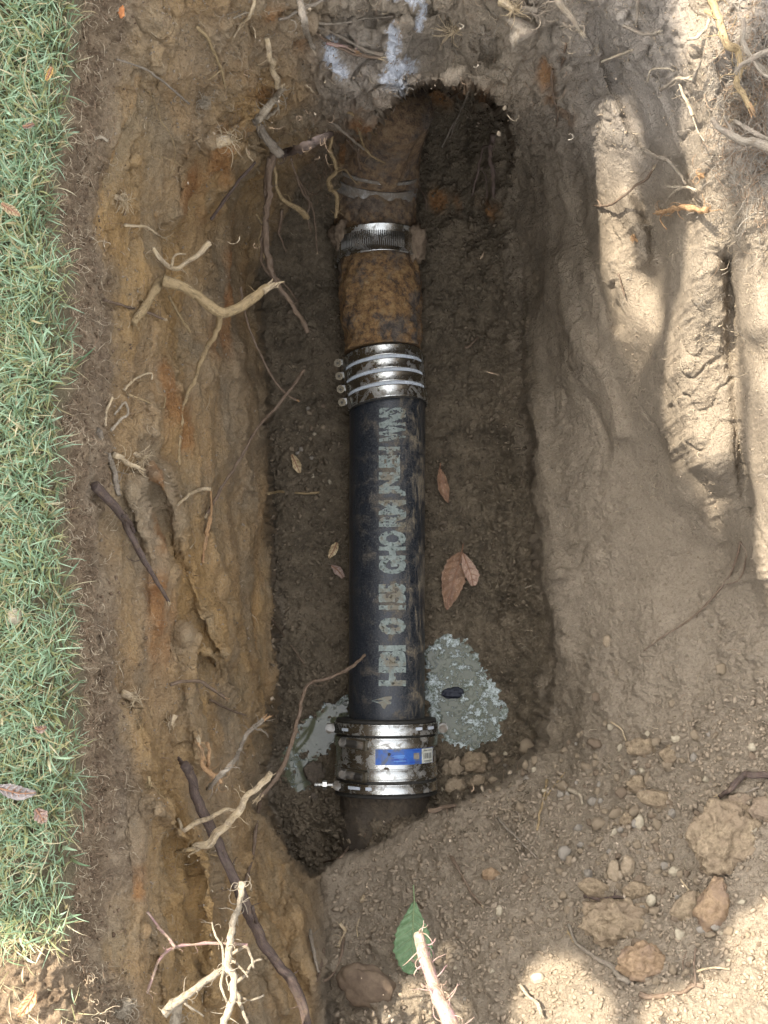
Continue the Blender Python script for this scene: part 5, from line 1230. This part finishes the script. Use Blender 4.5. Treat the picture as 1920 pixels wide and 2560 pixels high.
leaf('large green leaf lying on the dirt under the foreground stick', [(895,1946),(893,1975),(892,2010),(892,2050),(898,2085),(908,2116)], ([1,17,34,43,34,2], [1,17,36,42,32,2]), LG, LGV, .02, .12, stem=[(893,1912,-.006),(894,1930,-.002)], veins=8)
leaf('curled brown leaf on the floor right of the pipe, upper one', [(950,1012),(954,1032),(960,1058),(968,1086)], ([1,9,11,1], [1,10,13,1]), LB, LBV, .010, .6, stem=[(952,1000,0)], veins=5)
leaf('big folded brown leaf on the floor right of the pipe', [(998,1192),(992,1215),(982,1250),(972,1285),(965,1318)], ([2,14,24,18,1], [2,26,30,18,1]), LB, LBV, .012, .35, stem=[(1001,1172,.004)], veins=7)
leaf('pinkish brown leaf half leaning on the big folded brown leaf', [(1000,1196),(1010,1220),(1018,1245),(1022,1266)], ([2,12,18,6], [2,14,12,3]), leafmat('leaf_pinkbrown', (.24,.14,.095), (.36,.24,.17), (.42,.3,.2)), LBV, .014, .3, veins=5)
leaf('small yellow-brown leaf on the floor left of the pipe', [(728,1172),(724,1182),(718,1194),(710,1206)], ([2,8,8,1], [2,9,8,1]), LT, LBV, .008, .4, veins=4)
leaf('dull olive leaf on the floor left of the pipe below the yellow-brown one', [(716,1222),(730,1232),(742,1248)], ([2,9,3], [2,11,3]), LPK, LBV, .006, .2, veins=3)
leaf('crumpled tan leaf on the floor far left of the pipe', [(630,982),(636,994),(642,1008),(648,1022)], ([2,8,10,2], [2,6,9,2]), LT, LBV, .01, .6, veins=3)
leaf('tan leaf lying on the lawn near the left edge, upper lawn', [(4,440),(18,450),(32,458),(44,466)], ([3,9,8,1], [3,10,8,1]), LT, LBV, z=.752, curl=.2, veins=4)
leaf('yellow-orange leaf in the grass near the top left', [(112,146),(108,156),(104,166),(100,174)], ([3,6,5,1], [3,6,5,1]), leafmat('leaf_yellow', (.55,.33,.09), (.70,.46,.16), (.6,.4,.2)), LBV, z=.75, curl=.2, veins=3)
leaf('small pinkish leaf in the grass on the upper lawn', [(50,274),(62,272),(74,268)], ([2,7,1], [2,6,1]), LPK, LBV, z=.75, curl=.2, veins=3)
leaf('grey crumpled dead leaf on the lower lawn', [(-4,1702),(20,1708),(45,1714),(78,1712)], ([6,16,17,3], [6,14,14,3]), LGY, LBV, z=.752, curl=.4, veins=5)
leaf('dull brown leaf on the lower lawn below the grey dead leaf', [(78,1748),(88,1762),(96,1778)], ([4,18,5], [4,16,5]), LPK, LBV, z=.75, curl=.25, veins=4)
leaf('orange-tan leaf in the sunlit grass at the bottom left', [(75,2140),(66,2160),(52,2180),(40,2196)], ([3,14,12,2], [3,12,12,2]), leafmat('leaf_orange', (.36,.19,.08), (.50,.30,.14), (.5,.34,.2)), LBV, z=.75, curl=.25, veins=4)
leaf('small brown leaf on the lower lawn above the grey dead leaf', [(76,1572),(88,1576),(100,1570)], ([2,9,2], [2,9,2]), LPK, LBV, z=.75, curl=.25, veins=3)

# ------------------------------------------------------------------ lawn
m, nt, b = mat('grass_blades'); g = NT(nt); gc = g.attrv('tint').outputs['Color']; g.l(gc, b.inputs['Base Color']); b.inputs['Roughness'].default_value = .55
b.inputs['Specular IOR Level'].default_value = .35
trn = g.n('ShaderNodeBsdfTranslucent'); g.l(gc, trn.inputs['Color']); mx = g.n('ShaderNodeMixShader'); mx.inputs[0].default_value = .28
g.l(b.outputs[0], mx.inputs[1]); g.l(trn.outputs[0], mx.inputs[2]); g.l(mx.outputs[0], nt.nodes['Material Output'].inputs['Surface'])
M_GRASS = m
def blades(spots):
    """spots: x,y,z, length, width, azimuth, lean, kind"""
    S = np.array(spots); n = len(S); SEG = 5
    t = np.linspace(0, 1, SEG+1)[None]; L = S[:, 3:4]; az = S[:, 5:6]; lean = S[:, 6:7]
    az2 = az+rng.normal(0, .5, (n, 1))*t*1.2
    ang = lean*.5+(lean*1.1+rng.normal(0, .35, (n, 1)))*t      # angle from vertical grows along the blade
    dl = L/SEG
    dx = np.sin(ang)*np.cos(az2)*dl; dy = np.sin(ang)*np.sin(az2)*dl; dz = np.cos(ang)*dl
    x = S[:, 0:1]+np.cumsum(dx, 1)-dx; y = S[:, 1:2]+np.cumsum(dy, 1)-dy; z = S[:, 2:3]+np.cumsum(dz, 1)-dz
    w = S[:, 4:5]*.5*np.array([.7, 1, 1, .85, .55, .08])[None]
    tw = rng.uniform(-.8, .8, (n, 1))
    sx = -np.sin(az2+tw)*w; sy = np.cos(az2+tw)*w; sz = np.sin(tw)*w*.6
    v = np.stack([np.stack([x-sx, y-sy, z-sz], -1), np.stack([x+sx, y+sy, z+sz], -1)], 2).reshape(n, -1, 3)
    nvb = 2*(SEG+1); f = np.array([[2*k, 2*k+1, 2*k+3, 2*k+2] for k in range(SEG)])
    F = (f[None]+(np.arange(n)*nvb)[:, None, None]).reshape(-1, 4)
    kind = S[:, 7]; base = np.zeros((n, 3)); r1 = rng.random((n, 1)); r2 = rng.random((n, 1))
    green = np.array([.13, .24, .13])*(1-r1)+np.array([.44, .60, .42])*r1; green = green*(1-.3*r2)+np.array([.15, .20, .07])*.3*r2
    straw = np.array([.42, .33, .17])*(1-r1)+np.array([.62, .54, .36])*r1
    olive = np.array([.20, .22, .08])*(1-r1)+np.array([.34, .34, .16])*r1
    base = np.where(kind[:, None] < .5, green, np.where(kind[:, None] < 1.5, olive, straw))
    tcol = np.repeat(base[:, None], nvb, 1); fade = np.repeat(t, 2, 1).reshape(1, nvb, 1)
    tcol = tcol*fade**.5+(np.array([.30, .27, .13])*.8)[None, None]*(1-fade**.5)
    me_ = bpy.data.meshes.new('grass'); me_.vertices.add(n*nvb); me_.vertices.foreach_set('co', v.reshape(-1).astype(np.float32))
    me_.loops.add(F.size); me_.loops.foreach_set('vertex_index', F.reshape(-1).astype(np.int32)); me_.polygons.add(len(F)); me_.polygons.foreach_set('loop_start', (np.arange(len(F))*4).astype(np.int32))
    me_.polygons.foreach_set('use_smooth', np.ones(len(F), bool)); me_.update(calc_edges=True)
    a = me_.color_attributes.new('tint', 'FLOAT_COLOR', 'POINT'); a.data.foreach_set('color', np.concatenate([tcol, np.ones((n, nvb, 1))], -1).astype(np.float32).reshape(-1))
    me_.materials.append(M_GRASS); o = bpy.data.objects.new('grass', me_); COL.objects.link(o); o['kind'] = 'stuff'; return o
sp_ = []
def cover(v): return 1.0 if v < 2010 else max(.05, 1-(v-2010)/50)
for _ in range(27000):
    v = random.uniform(-90, 2300); e = float(gedge(v))+8*mnoise.noise(Vector((v/25, 0, 0)))
    u = e-random.random()**1.0*(e+150)-20+14*mnoise.noise(Vector((v/14, 5, 0)))+26*mnoise.noise(Vector((v/55, 9, 0)))
    bare = mnoise.noise(Vector((u/60, v/60, 7)))
    if bare > .38 and random.random() < .6: continue
    if random.random() > cover(v): continue
    if 1800 < v < 2010 and u > 20 and random.random() < .45+ .5*bare: continue
    p = PX(u, v, gz(u, v) if 0 < u < 200 else .715)
    near = e-u < 26
    tuftn = mnoise.noise(Vector((u/30, v/30, 3)))
    az = random.uniform(0, 6.28) if not near or random.random() < .55 else random.gauss(0, .9)
    az = az*1.0+tuftn*1.5
    fib = random.random()
    kind = 2 if (near and fib < .60) or fib < .20 else (1 if fib < .42+.1*near else 0)
    if v > 2020 and random.random() < .7: kind = 2
    L = random.uniform(.014, .036)*(1+.3*tuftn); w = random.uniform(.0008, .0016) if random.random() < .93 else random.uniform(.0020, .0036)
    sp_.append((p.x, p.y, p.z-.002, L, w*(.75 if kind == 2 else 1), az, random.uniform(.45, 1.25)+(.1 if near else 0), kind))
for _ in range(16000):     # lawn beyond the frame
    y = random.uniform(-.45, 1.5); x = random.uniform(-1.2, -.30 if y > .62 else -.385); sp_.append((x, y, .716, random.uniform(.03, .055), random.uniform(.002, .004), random.uniform(0, 6.28), random.uniform(.4, 1.2), 0 if random.random() < .8 else 2))
blades(sp_)

# ------------------------------------------------------------------ added out-of-view canopy, gaps cut to place the sun patches
LIT = [[(1300,250),(1350,245),(1355,500),(1372,620),(1420,690),(1410,715),(1345,700),(1305,600),(1297,400)],
 [(1480,-60),(1520,-60),(1512,90),(1478,90)], [(1536,-60),(1605,-60),(1600,100),(1585,190),(1540,160)],
 [(1488,190),(1530,190),(1552,300),(1552,450),(1535,560),(1548,660),(1570,760),(1590,880),(1565,960),(1500,985),(1452,940),(1436,830),(1452,700),(1488,620),(1500,450),(1482,300)],
 [(1618,500),(1800,480),(1800,820),(1650,810),(1600,690)], [(1625,830),(1800,830),(1800,1320),(1659,1290),(1632,1000)],
 [(1125,2175),(1150,2100),(1215,2085),(1270,2140),(1300,2180),(1330,2300),(1120,2300)], [(1800,1930),(1659,1960),(1590,2010),(1600,2100),(1500,2150),(1400,2175),(1450,2330),(1800,2330)],
 [(-200,2030),(90,2040),(190,2130),(215,2330),(-200,2330)], [(250,2165),(330,2150),(400,2180),(400,2240),(250,2240)]]
ZC = 2.3
GX0, GY0, GS = -4.0, -3.0, .006; GN = 1000
litmap = np.zeros((GN, GN), bool)
def mark(p, r=1):
    k = (ZC-p.z)/SUN.z; x = p.x+SUN.x*k; y = p.y+SUN.y*k; i = int((x-GX0)/GS); j = int((y-GY0)/GS)
    if 0 <= i-r and i+r < GN and 0 <= j-r and j+r < GN: litmap[j-r:j+r+1, i-r:i+r+1] = True
for poly in LIT:
    us = [p[0] for p in poly]; vs = [p[1] for p in poly]
    uu = np.arange(min(us), max(us), 5.0); vv = np.arange(min(vs), max(vs), 5.0)
    if len(uu) == 0 or len(vv) == 0: continue
    a, b_ = np.meshgrid(uu, vv); inside = poly_sd(a, b_, poly) > 2
    for u, v in zip(a[inside], b_[inside]): mark(PX(u, v, gz(u, v)), 1)
from_pts = litmap.copy()
for q_ in LITPTS: mark(q_, 0)
for q_ in LITBIG: mark(q_, 2)
# close pinholes
def dil(a):
    b = a.copy(); b[1:] |= a[:-1]; b[:-1] |= a[1:]; b[:, 1:] |= a[:, :-1]; b[:, :-1] |= a[:, 1:]; return b
kx = (ZC-.45)/SUN.z; cxx, cyy = SUN.x*kx, SUN.y*kx
n = 60000
R_ = np.random.default_rng(3)
th = R_.uniform(0, 2*np.pi, n); px_ = cxx+R_.uniform(-.80, .80, n); py_ = cyy+.05+R_.uniform(-.95, .95, n); pz_ = ZC+R_.uniform(-.08, .22, n)
LL = np.where(np.arange(n) < 16000, R_.uniform(.045, .08, n), R_.uniform(.014, .024, n)); WW = LL*.52; tl = R_.uniform(-.35, .35, n); tr = R_.uniform(-.35, .35, n)
dx, dy = np.cos(th), np.sin(th)
prof = [(-.5, 0), (-.2, .8), (.15, 1), (.5, 0), (.15, -1), (-.2, -.8)]
C = np.stack([np.stack([px_+dx*a*LL-dy*s*WW*.5, py_+dy*a*LL+dx*s*WW*.5, pz_+tl*a*LL+tr*s*WW*.5+(-.004)*abs(s)], -1) for a, s in prof], 1)
keep = np.ones(n, bool)
for f1 in (0, .35, .7, 1):
    for k in range(6):
        pnt = C[:, k]*(1-f1*.5)+C[:, (k+3) % 6]*(f1*.5)
        kk = (ZC-pnt[:, 2])/SUN.z; i = ((pnt[:, 0]+SUN.x*kk-GX0)/GS).astype(int); j = ((pnt[:, 1]+SUN.y*kk-GY0)/GS).astype(int)
        okk = (i >= 0) & (i < GN) & (j >= 0) & (j < GN); keep &= ~(okk & litmap[np.clip(j, 0, GN-1), np.clip(i, 0, GN-1)])
C = C[keep]; n = len(C)
added_tree = empty('added_tree', (-3.2, 2.6, .7), 'added out-of-view leaf canopy with gaps cut to place sun patches on the pit', 'added_tree')
cm = bpy.data.meshes.new('shade_crown'); cm.vertices.add(n*6); cm.vertices.foreach_set('co', (C-np.array(added_tree.location)).reshape(-1).astype(np.float32))
F = (np.array([[0, 1, 5], [1, 2, 4], [1, 4, 5], [2, 3, 4]])[None]+(np.arange(n)*6)[:, None, None]).reshape(-1, 3)
cm.loops.add(F.size); cm.loops.foreach_set('vertex_index', F.reshape(-1).astype(np.int32)); cm.polygons.add(len(F)); cm.polygons.foreach_set('loop_start', (np.arange(len(F))*3).astype(np.int32)); cm.update(calc_edges=True)
cm.materials.append(leafmat('tree_leaf', (.035,.075,.020), (.07,.12,.035), (.09,.13,.05), 12))
co_ = bpy.data.objects.new('shade_crown', cm); COL.objects.link(co_); co_.parent = added_tree; co_['kind'] = 'stuff'
mb = MB(); T0 = Vector((-3.2, 2.6, .6))  # trunk and boughs added to carry the shading leaf slab
tube(mb, [T0, T0+Vector((.05, .02, 1.0)), T0+Vector((.15, -.1, 2.2)), T0+Vector((.3, -.3, 3.2))], (.16, .08), 14, 8, .12, 0, 1)
for i in range(len(mb.v)): mb.v[i] = mb.v[i]-added_tree.location
mb.build('trunk', ROOT['brown'], added_tree)
for k, (tx, ty) in enumerate(((-1.9, 1.3), (-1.9, .9), (-1.9, 1.6))):
    mb = MB(); a = T0+Vector((.1+.03*k, 0, 1.9+.15*k)); b_ = Vector((tx, ty, ZC+.2)); tube(mb, [a, a.lerp(b_, .4)+Vector((0, 0, .25)), b_], (.04, .008), 8, 8, .15, 0, k)
    for i in range(len(mb.v)): mb.v[i] = mb.v[i]-added_tree.location
    mb.build('bough', ROOT['brown'], added_tree)
